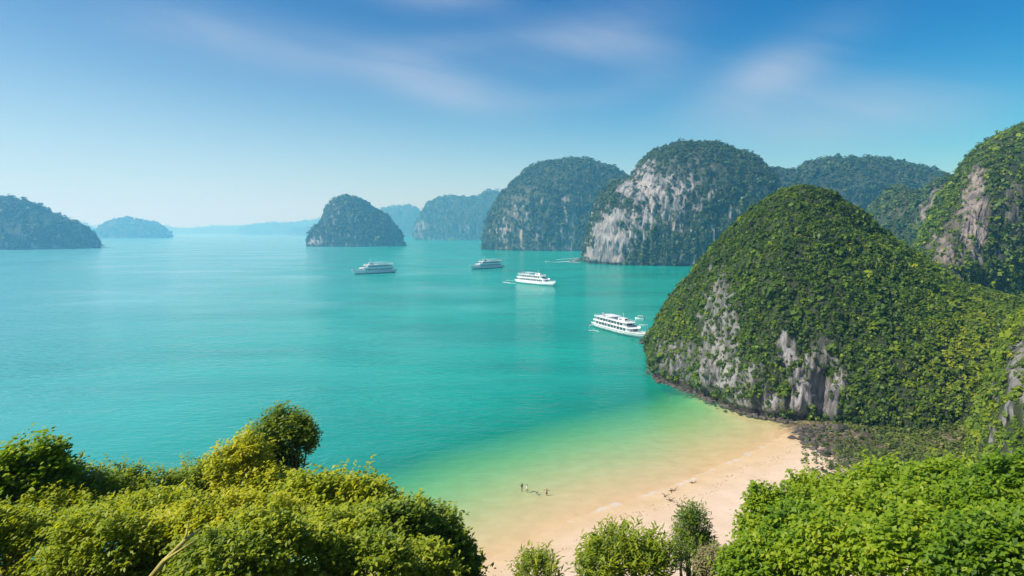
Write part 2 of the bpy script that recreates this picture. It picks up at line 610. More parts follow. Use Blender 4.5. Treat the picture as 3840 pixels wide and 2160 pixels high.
# ------------------------------------------------------------------ ground, seabed, water
SHORE_PX = [(1330, 2320), (1560, 2215), (1800, 2110), (2100, 1965), (2300, 1895), (2600, 1800), (2800, 1705), (2930, 1640), (2985, 1592)]
_s = np.array([W(*q) for q in SHORE_PX])
SHX = np.concatenate([[-900, -160, -75, -42], _s[:, 0], [95, 170, 900]])
SHY = np.concatenate([[-300, -80, 5, 55], _s[:, 1], [190, 200, 260]])


def shore_y(x):
    t = 0
    for o in (-8, -4, 0, 4, 8):
        t = t + np.interp(x + o, SHX, SHY)
    return t / 5


def hill_slope(x):
    return 0.53 - 0.08 * smooth(-2, -12, x) - 0.05 * smooth(12, 30, x)


def ground_z(x, y):
    p = np.stack([x, y, np.zeros_like(x)], 1)
    s = (y - shore_y(x)) * 0.86 + 1.6 * fbm(p / 14.0, 3, 5)
    depth = np.interp(s, [-400, -60, -25, -8, 0, 12, 25, 42, 56, 85, 160, 600], [5.0, 3.4, 1.4, 0.28, 0, -0.36, -1.0, -2.3, -4.2, -9, -14, -20])
    a = hill_slope(x)
    hill = 48.0 - a * np.maximum(y, -40) - 0.55 * np.maximum(y - 34, 0) - 0.0016 * np.maximum(np.abs(x) - 60, 0) ** 2
    hill = hill + 1.0 * fbm(p / 9.0, 3, 9)
    # a low apron of scree and scrub under the wooded hill to the right
    apron = -1.5 + 0.075 * np.clip(x - 52, 0, 140) - 0.35 * np.maximum(56 - x, 0) - 0.10 * np.maximum(y - 205, 0) - 0.10 * np.maximum(150 - y, 0) + 0.8 * fbm(p / 12.0, 3, 21)
    k = 1.2
    m1 = np.maximum(depth, apron)
    mx = np.maximum(m1, hill)
    mn = np.minimum(m1, hill)
    return mx + k * np.log1p(np.exp(np.clip((mn - mx) / k, -40, 0))) - k * np.log(2) * np.exp(np.clip((mn - mx) / k, -40, 0)), s


def graded(lo, hi, step, far_lo, far_hi, n=14):
    core = np.arange(lo, hi + 0.01, step)
    a = lo - np.geomspace(step * 2, lo - far_lo, n)[::-1]
    b = hi + np.geomspace(step * 2, far_hi - hi, n)
    return np.concatenate([a, core, b])


def grid_faces(nx, ny):
    i = np.arange(nx - 1)[None, :] + np.arange(ny - 1)[:, None] * nx
    i = i.ravel()
    return np.stack([i, i + 1, i + 1 + nx, i + nx], 1)


def build_ground():
    xs = graded(-130, 210, 2.0, -17500, 17500)
    ys = graded(-45, 330, 2.0, -900, 17500)
    X, Y = np.meshgrid(xs, ys)
    z, s = ground_z(X.ravel(), Y.ravel())
    soil = smooth(2.2, 5.5, z) * 0.9
    x, y = X.ravel(), Y.ravel()
    soil = np.maximum(soil, 0.62 * smooth(60, 74, x + 2.5 * fbm(np.stack([x, y, 0 * x], 1) / 6, 3, 3)) * (z > -0.3))
    soil = np.maximum(soil, smooth(-2, -30, y) * 0.9)
    wet = smooth(-15, 2, s + 2.0 * fbm(np.stack([x, y, 0 * x], 1) / 10, 3, 15))
    z = np.where((np.abs(x) > 400) | (y > 500), np.minimum(z, -18), z)
    o = mesh_np('ground', np.stack([x, y, z], 1), grid_faces(len(xs), len(ys)), M['ground'], attrs={'soil': soil, 'wet': wet}, smooth_shade=True)
    tag(o, kind='structure')
    xs = graded(-130, 210, 2.5, -17800, 17800)
    ys = graded(40, 330, 2.5, -600, 17800)
    X, Y = np.meshgrid(xs, ys)
    x, y = X.ravel(), Y.ravel()
    z, s = ground_z(x, y)
    z = np.where((np.abs(x) > 400) | (y > 500), -18, z)
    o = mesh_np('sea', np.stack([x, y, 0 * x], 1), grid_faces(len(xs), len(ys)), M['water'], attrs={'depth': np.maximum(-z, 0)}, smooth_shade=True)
    tag(o, kind='structure')


build_ground()


def gz(x, y):
    return float(ground_z(np.array([float(x)]), np.array([float(y)]))[0][0])


# ------------------------------------------------------------------ foliage
def unit(v):
    return v / np.maximum(np.linalg.norm(v, axis=1, keepdims=True), 1e-9)


def rand_dirs(n, rng):
    return unit(rng.normal(size=(n, 3)))


def leaf_quads(c, nrm, length, width, rng, axis=None):
    """A bent rhombus at every centre c. Returns verts (4n x 3)."""
    n = len(c)
    if axis is None:
        axis = rand_dirs(n, rng)
    t = unit(axis - nrm * np.sum(axis * nrm, 1, keepdims=True))
    b = np.cross(nrm, t)
    length = np.broadcast_to(length, n)[:, None]
    width = np.broadcast_to(width, n)[:, None]
    v = np.empty((n, 4, 3))
    v[:, 0] = c - t * length * 0.5
    v[:, 1] = c + b * width * 0.5 + nrm * length * 0.06
    v[:, 2] = c + t * length * 0.5 - nrm * length * 0.10
    v[:, 3] = c - b * width * 0.5 + nrm * length * 0.06
    return v.reshape(-1, 3)


def quads(n):
    return np.arange(4 * n, dtype=np.int32).reshape(n, 4)


def clump_leaves(pts, nrm, rad, k, rng, tint, leaf=0.68, flat=0.75):
    """k leaf sprays round every point: small crowns that bulge out of the surface."""
    n = len(pts)
    d = rand_dirs(n * k, rng)
    nn = np.repeat(nrm, k, 0)
    s = np.sum(d * nn, 1, keepdims=True)
    d = np.where(s < -0.25, d - 2 * s * nn, d)
    r = np.repeat(rad, k)
    up = np.array([0, 0, 1.0])
    c = np.repeat(pts, k, 0) + nn * (0.25 * r)[:, None] + d * (r * rng.uniform(0.45, 1.0, n * k) * flat)[:, None]
    ln = unit(d * 0.9 + up * 0.35 + np.array(SUN_DIR) * 0.45 + rand_dirs(n * k, rng) * 0.55)
    size = r * leaf * rng.uniform(0.7, 1.3, n * k)
    v = leaf_quads(c, ln, size, size * 0.72, rng)
    # higher leaves of a crown are the young, paler ones
    t = np.repeat(tint, k) + rng.normal(0, 0.09, n * k)
    return v, np.repeat(np.clip(t, 0, 1), 4)


def massif(name, label, cat, F, R, B, nu, nv, e=1.2, amp=3.0, scale=25.0, rib=1.5, rock='rock_island', leaf='leaf_far', crown=6.0, k=22,
           cover=3.0, bare=(), tint0=0.45, tints=(), seed=1, notch=0.0, hollows=(), group=None, steep_bare=0.25, foliage_name='foliage', floor=None, tidy=2.5):
    """Rock body swept from front foot F over ridge R to back foot B, with its woods as a part."""
    rng = np.random.default_rng(seed)
    F, R, B = (np.asarray(a, float) for a in (F, R, B))
    ti = np.linspace(0, 1, len(F))
    tu = np.linspace(0, 1, nu)

    def rs(A):
        o = np.stack([np.interp(tu, ti, A[:, i]) for i in range(3)], 1)
        for _ in range(max(1, nu // 70)):
            o[1:-1] = 0.25 * o[:-2] + 0.5 * o[1:-1] + 0.25 * o[2:]
        return o
    F, R, B = rs(F), rs(R), rs(B)
    V = np.empty((nv, nu, 3))
    for j in range(nv):
        s = -1 + 2 * j / (nv - 1)
        A = F if s <= 0 else B
        ph = (1 - abs(s)) * math.pi / 2
        h, v = 1 - max(math.cos(ph), 0) ** e, max(math.sin(ph), 0) ** (e * 0.9)
        V[j, :, :2] = A[:, :2] + (R[:, :2] - A[:, :2]) * h
        V[j, :, 2] = A[:, 2] + (R[:, 2] - A[:, 2]) * v
    du = np.gradient(V, axis=1)
    dv = np.gradient(V, axis=0)
    nr = np.cross(du, dv).reshape(-1, 3)
    nr = unit(nr)
    p = V.reshape(-1, 3)
    hgt = np.clip(p[:, 2] / 6.0, 0, 1)
    endf = np.minimum(1, np.minimum(np.tile(np.arange(nu), nv), nu - 1 - np.tile(np.arange(nu), nv)) / (nu * 0.06))
    d = amp * fbm(p / scale + seed * 3.1, 4, seed) + 0.35 * amp * fbm(p / (scale * 0.22), 3, seed + 4)
    ribs = 1 - np.abs(fbm(p / np.array([scale * 0.3, scale * 0.3, scale * 1.5]) + 5, 3, seed + 8)) * 2
    steep = 1 - np.abs(nr[:, 2])
    crag = 1 - np.abs(vnoise(p / np.array([scale * 0.09, scale * 0.09, scale * 0.32]) + 3, seed + 11)) * 2
    d = d + (rib * ribs + 0.7 * rib * crag) * steep
    if notch:
        d = d - notch * smooth(3.6, 1.2, p[:, 2]) * (0.7 + 0.5 * vnoise(p / 12.0, 3))
    if hollows:
        hx, hy = project(p)
        for bx, by, rx, ry, s in hollows:
            d = d - s * np.exp(-(((hx - bx) / rx) ** 2 + ((hy - by) / ry) ** 4)) * (nr[:, 1] < 0)
    p = p + nr * (d * endf * (0.4 + 0.6 * hgt))[:, None]

    def keep_at(p, n):
        X, Y = project(p)
        wob = fbm(p / (crown * 4) + 9, 3, seed + 2)
        streak = fbm(p / np.array([crown * 1.3, crown * 1.3, crown * 7]) + 2, 3, seed + 6)
        st = 1 - np.abs(n[:, 2])
        kp = 1 - smooth(0.12, 0.45, streak) * smooth(0.45, 0.85, st) * min(1, steep_bare * 3)
        for bx, by, rx, ry, s in bare:
            dd = np.sqrt(((X - bx) / rx) ** 2 + ((Y - by) / ry) ** 2) + wob * 0.55 + streak * 0.55
            kp = kp * (1 - s * smooth(1.12, 0.72, dd))
        return kp * smooth(tidy * 0.5, tidy * 1.3, p[:, 2] + wob * tidy), wob, X, Y

    root = empty(name, tuple((F[nu // 2] + B[nu // 2]) / 2 * np.array([1, 1, 0])))
    org = np.array(root.location)
    faces = grid_faces(nu, nv)
    veg = smooth(0.15, 0.75, keep_at(p, nr)[0])
    rk = mesh_np('rock', p - org, faces, M[rock], root, attrs={'veg': veg}, smooth_shade=False)
    # woods
    q = p[faces]
    fn = np.cross(q[:, 2] - q[:, 0], q[:, 3] - q[:, 1])
    area = np.linalg.norm(fn, axis=1) * 0.5
    fn = unit(fn)
    cen = q.mean(1)
    tocam = unit(np.array([0, 0, CAM_H]) - cen)
    facing = np.sum(fn * tocam, 1)
    cx, cy = project(cen)
    w = area * np.where(facing > -0.12, 1.0, 0.12) * (cen[:, 2] > 0.4) * np.where((cx < -250) | (cx > 4090), 0.25, 1.0)   # thinner where the photograph shows nothing
    n = int(w.sum() / (math.pi * crown ** 2) * cover)
    fi = rng.choice(len(w), n, p=w / w.sum())
    a, b = rng.random((2, n, 1))
    pts = (q[fi, 0] * (1 - a) + q[fi, 1] * a) * (1 - b) + (q[fi, 3] * (1 - a) + q[fi, 2] * a) * b
    nn = fn[fi]
    keep, wob, X, Y = keep_at(pts, nn)
    sel = rng.random(n) < keep
    pts, nn, wob, X, Y = pts[sel], nn[sel], wob[sel], X[sel], Y[sel]
    n = len(pts)
    rad = crown * np.clip(0.78 * np.exp(rng.normal(0, 0.36, n)), 0.35, 1.9) * np.where(rng.random(n) < 0.07, 1.55, 1)
    tint = tint0 + 0.24 * wob + rng.normal(0, 0.15, n)
    for bx, by, rx, ry, s in tints:
        tint += s * np.exp(-(((X - bx) / rx) ** 2 + ((Y - by) / ry) ** 2))
    v, t = clump_leaves(pts, nn, rad, k, rng, tint)
    fo = mesh_np(foliage_name, v - org, quads(n * k), M[leaf], root, attrs={'tint': t})
    fo['kind'] = 'stuff'
    tag(root, label, cat, group, 'structure' if cat in ('hill', 'cliff') else None)
    print('massif', name, 'clumps', n, 'quads', n * k)
    return root


def island(name, label, sil, base, T, group=None, **kw):
    """sil: skyline in photograph pixels from waterline to waterline; base: pixel row of the front foot; T: half its thickness in metres."""
    sil = np.array(sil, float)
    n = 60
    t = np.linspace(0, 1, len(sil))
    # resample the skyline by length
    seg = np.concatenate([[0], np.cumsum(np.hypot(*np.diff(sil, axis=0).T))])
    tt = np.linspace(0, seg[-1], n)
    sx, sy = np.interp(tt, seg, sil[:, 0]), np.interp(tt, seg, sil[:, 1])
    D = W(sx.mean(), base)[1] + T
    R = np.array([P(a, b, D) for a, b in zip(sx, sy)])
    u = 2 * (R[:, 0] - R[0, 0]) / (R[-1, 0] - R[0, 0]) - 1
    g = np.sqrt(np.clip(1 - u ** 2, 0, 1)) ** 0.8
    R[0, 2] = R[-1, 2] = -3
    F = np.stack([R[:, 0], D - T * g, np.full(n, -3.0)], 1)
    B = np.stack([R[:, 0], D + T * g, np.full(n, -3.0)], 1)
    return massif(name, label, 'island', F, R, B, group=group, **kw)


# ------------------------------------------------------------------ islands
GI = 'islands across the bay'
island('island', 'large blue-green wooded island cut off by the left edge', [(-700, 930), (-640, 820), (-520, 740), (-380, 700), (-200, 716), (-60, 735), (20, 741), (90, 762), (150, 803), (172, 812), (195, 806), (240, 826), (290, 862), (318, 890), (335, 922)], 939, 230, GI,
       nu=200, nv=56, e=1.0, amp=9, scale=90, rib=3, crown=8, k=11, cover=2.5, seed=11, tint0=0.4)
island('island', 'small low rounded island alone on the hazy water at left', [(362, 891), (366, 876), (385, 852), (410, 833), (448, 822), (505, 824), (555, 833), (592, 848), (614, 866), (624, 882), (634, 889)], 893, 190, GI,
       nu=150, nv=40, e=0.95, amp=10, scale=110, rib=3, crown=15, k=14, cover=2.6, seed=12)
island('island', 'blue-green island with steep left side and long right slope behind the left cruise boat', [(1158, 921), (1166, 890), (1190, 855), (1222, 815), (1240, 768), (1268, 741), (1300, 734), (1330, 738), (1370, 760), (1420, 793), (1460, 825), (1490, 862), (1505, 900), (1513, 916)], 925, 115, GI,
       nu=180, nv=70, e=0.95, amp=6, scale=60, rib=4, crown=6, k=15, cover=3.0, seed=13, bare=((1190, 905, 40, 22, 0.7), (1255, 800, 22, 40, 0.5)))
island('island', 'wide flat-topped blue island with a hump at its right end', [(1556, 897), (1566, 850), (1590, 790), (1615, 755), (1655, 741), (1700, 740), (1760, 745), (1800, 742), (1825, 726), (1850, 721), (1890, 735), (1960, 760), (2020, 830), (2060, 897)], 901, 260, GI,
       nu=170, nv=50, e=0.85, amp=14, scale=120, rib=9, crown=12, k=11, cover=2.7, seed=14, bare=((1580, 870, 25, 40, 0.6),))
island('island', 'big domed island with grey rock face between boats and pale cliff', [(1812, 934), (1825, 880), (1840, 822), (1870, 760), (1900, 712), (1945, 668), (1990, 628), (2050, 603), (2130, 597), (2200, 603), (2265, 622), (2320, 650), (2370, 685), (2440, 760), (2490, 850), (2520, 934)], 941, 190, GI,
       nu=200, nv=90, e=0.85, amp=9, scale=70, rib=6, crown=6.2, k=14, cover=2.8, seed=15, steep_bare=0.5,
       bare=((1950, 800, 85, 120, 0.42), (1870, 890, 60, 50, 0.22), (2060, 880, 120, 60, 0.2)))
island('island', 'domed cliff island with pale bare rock wall at waterline on its left', [(2188, 980), (2200, 950), (2222, 880), (2240, 810), (2262, 742), (2300, 690), (2350, 665), (2380, 655), (2410, 610), (2450, 572), (2510, 546), (2570, 537), (2640, 545), (2720, 566), (2790, 585), (2822, 610), (2838, 650), (2850, 720), (2900, 800), (2960, 900), (3000, 985)], 998, 140, GI,
       nu=280, nv=130, e=0.8, amp=6, scale=45, rib=7, rock='rock_cliff', crown=3.6, k=11, cover=3.1, seed=16, steep_bare=0.35, tint0=0.42,
       bare=((2300, 905, 85, 110, 1.0), (2270, 960, 90, 45, 1.0), (2470, 760, 150, 100, 0.62), (2400, 680, 80, 100, 0.5), (2520, 660, 190, 80, 0.42), (2390, 840, 75, 70, 0.7)),
       tints=((2600, 900, 200, 90, 0.14),))
GF = 'faint islands on the horizon'
island('island', 'pale hazy peak between the left boat island and flat-topped island', [(1395, 888), (1410, 830), (1430, 790), (1465, 780), (1500, 776), (1530, 773), (1552, 780), (1572, 800), (1610, 830), (1650, 889)], 889, 260, GF,
       nu=110, nv=40, e=0.9, amp=16, scale=150, rib=6, crown=16, k=12, cover=2.4, seed=17)
island('island', 'small darker islet just left of the steep-sided island', [(1088, 881), (1092, 870), (1105, 858), (1130, 855), (1150, 854), (1162, 862), (1172, 881)], 882, 120, GF,
       nu=70, nv=30, e=0.9, amp=14, scale=120, rib=5, crown=18, k=12, cover=2.4, seed=18)
island('island', 'faint hill low behind the gap right of the left-edge island', [(180, 884), (240, 850), (285, 842), (310, 850), (340, 862), (380, 868), (430, 884)], 884, 300, GF,
       nu=70, nv=24, e=0.9, amp=20, scale=200, rib=5, crown=24, k=10, cover=2.2, seed=19)
island('island', 'long very faint ridge low on the open horizon', [(560, 877), (620, 850), (660, 857), (720, 860), (790, 852), (870, 850), (950, 848), (1010, 852), (1060, 877)], 878, 300, GF,
       nu=140, nv=24, e=0.9, amp=24, scale=260, rib=5, crown=34, k=10, cover=2.2, seed=20)
island('island', 'faint jagged ridge rising beside the steep-sided island', [(880, 880), (930, 850), (980, 842), (1040, 838), (1090, 842), (1120, 836), (1148, 826), (1160, 833), (1190, 822), (1230, 830), (1260, 880)], 880, 300, GF,
       nu=140, nv=24, e=0.9, amp=28, scale=170, rib=6, crown=24, k=10, cover=2.2, seed=21)


def ridge_massif(name, label, sky, depth, front, thick, **kw):
    """A mountain whose foot is hidden: skyline pixels at a depth (number or list), front foot pixels."""
    sky = np.array(sky, float)
    dep = np.broadcast_to(np.asarray(depth, float), len(sky))
    R = np.array([P(a, b, d) for (a, b), d in zip(sky, dep)])
    F = R * (1 - front / R[:, 1:2])
    F[:, 2] = -3
    B = R * (1 + thick / R[:, 1:2])
    B[:, 2] = -3
    return massif(name, label, kw.pop('cat', 'hill'), F, R, B, **kw)


ridge_massif('wooded_ridge', 'long blue-green wooded ridge on the skyline behind the near hill', [(2700, 950), (2760, 760), (2830, 665), (2870, 645), (2920, 642), (2985, 655), (3040, 612), (3100, 602), (3220, 600), (3330, 604), (3430, 625), (3520, 652), (3600, 680), (3680, 700), (3800, 720), (3900, 800), (4000, 950)], 1500, 150, 150,
             nu=200, nv=50, e=0.85, amp=10, scale=70, rib=5, crown=6.5, k=13, cover=2.7, seed=31, tint0=0.42, steep_bare=0.25)
ridge_massif('wooded_spur', 'green spur of scrub and brown rock left of the tall right-hand mountain', [(3180, 1010), (3240, 860), (3290, 760), (3340, 712), (3380, 705), (3420, 730), (3470, 735), (3520, 690), (3570, 672), (3640, 700), (3720, 800), (3800, 1010)], [900, 880, 870, 860, 850, 830, 800, 780, 770, 760, 760, 760], 110, 110,
             nu=200, nv=80, e=0.85, amp=6, scale=40, rib=4, rock='rock_warm', crown=4.2, k=14, cover=2.9, seed=32, tint0=0.55, steep_bare=0.4,
             bare=((3500, 800, 70, 90, 0.7), (3370, 780, 40, 70, 0.4)))
ridge_massif('mountain', 'tall green mountain with a tan bare rock scar at right edge', [(3400, 1120), (3440, 980), (3500, 850), (3560, 740), (3600, 690), (3640, 640), (3690, 575), (3750, 525), (3840, 485), (3960, 455), (4100, 440), (4300, 520), (4500, 700), (4700, 1000)], [470, 475, 480, 485, 490, 495, 500, 505, 510, 515, 520, 520, 520, 520], 150, 150,
             nu=220, nv=90, e=0.9, amp=5, scale=35, rib=4, rock='rock_warm', leaf='leaf_hill', crown=2.1, k=10, cover=2.8, seed=33, tint0=0.52, steep_bare=0.3,
             bare=((3655, 790, 58, 150, 0.8), (3600, 900, 90, 110, 0.5), (3800, 760, 40, 80, 0.5), (3520, 960, 60, 80, 0.5)))


# ------------------------------------------------------------------ the near wooded hill and the rock spur at the right edge
def near_hill():
    sky = [(2442, 1345), (2462, 1280), (2505, 1215), (2585, 1080), (2655, 980), (2730, 890), (2820, 797), (2905, 735), (2970, 708), (3020, 706), (3085, 728), (3180, 785), (3300, 875), (3400, 948), (3490, 1015), (3600, 1070), (3720, 1100), (3860, 1130), (4000, 1150), (4150, 1200)]
    dep = [264, 263, 262, 260, 258, 257, 255, 253, 252, 250, 248, 246, 244, 243, 242, 242, 242, 242, 242, 242]
    foot = [(2442, 1350), (2443, 1375), (2452, 1405), (2490, 1432), (2550, 1452), (2620, 1482), (2700, 1515), (2790, 1548), (2880, 1568), (2970, 1580), (3060, 1592), (3150, 1604), (3260, 1622), (3380, 1640), (3490, 1652), (3600, 1655), (3720, 1655), (3860, 1650), (4000, 1640), (4150, 1630)]
    R = np.array([P(a, b, d) for (a, b), d in zip(sky, dep)])
    F = np.array([W(*q) for q in foot])
    F[:, 2] = -1.5
    B = R.copy()
    B[:, 1] += np.interp(np.arange(len(sky)), [0, 6, 19], [6, 70, 70])
    B[:, 2] = -1.5
    massif('wooded_hill', 'big green dome-shaped hill above the beach with grey rock at its foot', 'hill', F, R, B, nu=340, nv=170, e=1.25, amp=3.0, scale=20, rib=2.4,
           rock='rock_near', leaf='leaf_hill', crown=0.90, k=13, cover=3.6, seed=41, tint0=0.38, notch=2.6, hollows=((3085, 1500, 26, 110, 6.5), (3165, 1540, 16, 60, 3.0), (2905, 1560, 70, 22, 3.0)), steep_bare=0.22,
           bare=((2945, 1330, 36, 80, 0.95), (3000, 1460, 50, 120, 0.95), (3085, 1490, 50, 110, 1.0), (3145, 1480, 45, 100, 0.8), (2700, 1190, 80, 180, 0.6), (2640, 1380, 190, 110, 0.55), (2850, 1520, 220, 50, 0.85), (2780, 1420, 120, 70, 0.5), (3090, 1330, 70, 60, 0.6), (2520, 1330, 60, 90, 0.4)),
           tints=((3620, 1300, 190, 260, 0.40), (3300, 950, 200, 120, 0.12), (2560, 1250, 120, 160, 0.14), (3400, 1450, 220, 160, 0.12)), tidy=1.6)  # first spot: yellow-green leaves, paler still to imitate sunlight on the shaded right slope


near_hill()
ridge_massif('rock_spur', 'grey-green rock spur close by at the right edge above the scrub', [(3640, 1700), (3690, 1620), (3730, 1480), (3790, 1330), (3850, 1190), (3950, 1080), (4100, 1000), (4300, 1050), (4500, 1300)], [138, 136, 134, 132, 130, 128, 126, 126, 126], 34, 40,
             cat='cliff', nu=120, nv=80, e=0.9, amp=2.2, scale=12, rib=1.3, rock='rock_near', leaf='leaf_hill', crown=0.8, k=14, cover=2.3, seed=42, tint0=0.62, steep_bare=0.6,
             bare=((3830, 1400, 60, 160, 0.6),))

# ------------------------------------------------------------------ boats
def ship(label, stern, bow, beam=8.6, decks=2, kind='ferry', seed=0, length_scale=1.0, low=1.0, paint='white'):
    """A tour boat laid from the stern point to the bow point on the water."""
    rng = random.Random(seed)
    a, b = np.asarray(stern)[:2], np.asarray(bow)[:2]
    Ln = float(np.hypot(*(b - a))) * length_scale
    c = (a + b) / 2
    root = empty('cruise_boat', (c[0], c[1], 0), math.atan2(b[1] - a[1], b[0] - a[0]))
    tag(root, label, 'boat', 'tour boats in the bay')
    root.scale = (1, 1, low)
    hw = beam / 2
    free = 2.5
    n = 22

    def half(t):
        return hw * (0.80 + 0.20 * min(1, t / 0.15)) if t < 0.55 else hw * max(0.03, 1 - ((t - 0.55) / 0.45) ** 2.3)

    def sheer(t):
        return free * (1 + 0.16 * max(0, (0.25 - t) / 0.25) ** 1.6 + 0.62 * max(0, (t - 0.5) / 0.5) ** 2)
    rings, keel = [], []
    for i in range(n + 1):
        t = i / n
        x = -Ln / 2 + Ln * t
        rake = 0.075 * Ln * max(0, (t - 0.6) / 0.4) ** 1.5
        srake = 0.035 * Ln * max(0, (0.12 - t) / 0.12)
        h, z = half(t), sheer(t)
        xw = x - rake * 0.85 + srake
        hb = h * (0.86 if t < 0.6 else 0.86 - 0.45 * (t - 0.6) / 0.4)
        rings.append([(x, h, z), (x - rake * 0.3 + srake * 0.4, h * 0.97, z * 0.55), (xw, hb, 0.45),
                      (xw, -hb, 0.45), (x - rake * 0.3 + srake * 0.4, -h * 0.97, z * 0.55), (x, -h, z)])
        keel.append([(xw, hb, 0.45), (xw, hb * 0.9, -0.3), (xw, hb * 0.4, -1.3), (xw, -hb * 0.4, -1.3), (xw, -hb * 0.9, -0.3), (xw, -hb, 0.45)])
    hull = MB().loft(rings).build('hull', M[paint], root, True)
    for e in hull.data.polygons:
        e.use_smooth = len(e.vertices) == 4
    MB().loft(keel).build('keel', M['hull_dark'], root)
    rr = MB()
    for sgn in (1, -1):
        rr.tube([(-Ln / 2 + Ln * i / n, sgn * (half(i / n) + 0.05), sheer(i / n) * 0.72 + 0.5) for i in range(n + 1)], 0.10, 5)
    rr.build('rub_rail', M['grey'], root)
    # bulwark cap along the gunwale
    cap = MB()
    for sgn in (1, -1):
        cap.tube([(-Ln / 2 + Ln * i / n, sgn * half(i / n) * 0.985, sheer(i / n) + 0.14) for i in range(n + 1)], 0.16, 5)
    cap.build('gunwale', M['white'], root)
    for k in range(5):
        for sgn in (1, -1):
            x = -Ln * 0.32 + k * Ln * 0.13
            y = sgn * (half((x + Ln / 2) / Ln) * 0.985 + 0.02)
            MB().tube([(x, y - sgn * 0.12, 1.35), (x, y + sgn * 0.03, 1.35)], 0.27, 10).build('porthole', M['glass'], hull)
    z = free + 0.02
    x0, x1 = -0.40, 0.27
    cw = hw * 0.82
    levels = decks
    for lv in range(levels):
        X0, X1 = Ln * (x0 + 0.02 * lv), Ln * (x1 - 0.075 * lv)
        w = cw - 0.25 * lv
        h = 2.45
        front = [(X0, -w), (X1 - 1.2, -w), (X1, -w * 0.55), (X1, w * 0.55), (X1 - 1.2, w), (X0, w)]
        cab = MB().prism(front, z, z + h).build('cabin', M[paint], root)
        nw = max(6, int((X1 - X0 - 2.6) / 2.9))
        pitch = (X1 - 1.6 - X0 - 0.8) / nw
        for k in range(nw):
            for sgn in (1, -1):
                xa = X0 + 0.8 + k * pitch
                wd = pitch * ((0.80, 0.62, 0.74, 0.82)[seed % 4] - (0.12 if k % 3 == 0 else 0))
                y0, y1 = sorted((sgn * (w - 0.10), sgn * (w + 0.035)))
                MB().box(xa, xa + wd, y0, y1, z + 0.62, z + 2.02).build('window', M['glass'], cab)
        for yy in (-0.30, 0.0, 0.30):
            MB().box(X1 - 0.10, X1 + 0.04, yy * w * 1.2 - 0.55, yy * w * 1.2 + 0.55, z + 0.8, z + 2.0).build('window', M['glass'], cab)
        z += h
        # deck slab over this storey, carried on past the cabin
        A0, A1 = X0 - 2.6, X1 + (2.6 if lv < levels - 1 else 1.4)
        ow = hw * (0.95 - 0.03 * lv)
        top = lv == levels - 1
        sl = [(A0, -ow * 0.9), (A0 + 1.2, -ow), (A1 - 2.0, -ow), (A1, -ow * 0.6), (A1, ow * 0.6), (A1 - 2.0, ow), (A0 + 1.2, ow), (A0, ow * 0.9)]
        MB().prism(sl, z, z + 0.22).build('roof' if top else 'deck', M['white'], root, bevel=0.05)
        feet = [(xx, sgn * ow * 0.86) for xx in (A0 + 0.6, X0 - 0.4) for sgn in (1, -1)]
        if not top:
            feet += [(A1 - 0.5, ow * 0.55), (A1 - 0.5, -ow * 0.55)]
        for xx, yy in feet:
            MB().tube([(xx, yy, z - h), (xx, yy, z + 0.05)], 0.07, 5).build('post', M['rail'], root)
        z += 0.22
        if not top:
            # solid white band (bulwark) along the upper deck
            MB().box(A0 + 1.2, A1 - 2.2, ow - 0.10, ow, z, z + 0.75).build('bulwark', M['white'], root)
            MB().box(A0 + 1.2, A1 - 2.2, -ow, -ow + 0.10, z, z + 0.75).build('bulwark', M['white'], root)
    # rail round the sun deck on the roof
    rl = MB()
    loop = sl + [sl[0]]
    for hgt in (0.45, 0.9):
        rl.tube([(p[0] * 0.985, p[1] * 0.95, z + hgt) for p in loop], 0.04, 4)
    for i in range(len(loop) - 1):
        p, q = loop[i], loop[i + 1]
        m = max(1, int(math.hypot(q[0] - p[0], q[1] - p[1]) / 2.2))
        for k in range(m):
            f = k / m
            x, y = (p[0] + (q[0] - p[0]) * f) * 0.985, (p[1] + (q[1] - p[1]) * f) * 0.95
            rl.tube([(x, y, z - 0.02), (x, y, z + 0.9)], 0.035, 4)
    rl.build('railing', M['rail'], root)
    # things fixed on the roof
    wl = MB().prism([(Ln * 0.02, -1.5), (Ln * 0.10, -1.5), (Ln * 0.125, -0.9), (Ln * 0.125, 0.9), (Ln * 0.10, 1.5), (Ln * 0.02, 1.5)], z - 0.02, z + 1.9).build('wheelhouse', M['white'], root)
    for sgn in (1, -1):
        y0, y1 = sorted((sgn * 1.40, sgn * 1.54))
        MB().box(Ln * 0.035, Ln * 0.095, y0, y1, z + 0.8, z + 1.55).build('window', M['glass'], wl)
    MB().box(Ln * 0.120, Ln * 0.127, -0.8, 0.8, z + 0.8, z + 1.55).build('window', M['glass'], wl)
    cx = -Ln * 0.13
    aw = MB().box(cx - Ln * 0.12, cx + Ln * 0.10, -hw * 0.6, hw * 0.6, z + 1.95, z + 2.08)
    for xx in (cx - Ln * 0.11, cx - Ln * 0.01, cx + Ln * 0.09):
        for yy in (-hw * 0.55, hw * 0.55):
            aw.tube([(xx, yy, z - 0.02), (xx, yy, z + 2.0)], 0.05, 4)
    aw.build('awning', M['white'], root)
    ms = MB().tube([(Ln * 0.07, 0, z + 1.8), (Ln * 0.07, 0, z + 5.2)], [0.13, 0.06], 6)
    ms.tube([(Ln * 0.07, -1.1, z + 4.0), (Ln * 0.07, 1.1, z + 4.0)], 0.05, 4)
    ms.tube([(Ln * 0.07, -0.5, z + 4.7), (Ln * 0.07, 0.5, z + 4.7)], 0.05, 4)
    ms.build('mast', M['rail'], root)
    MB().tube([(-Ln * 0.33, 0, z - 0.02), (-Ln * 0.345, 0, z + 2.4)], [0.75, 0.6], 10).build('funnel', M['grey'], root)
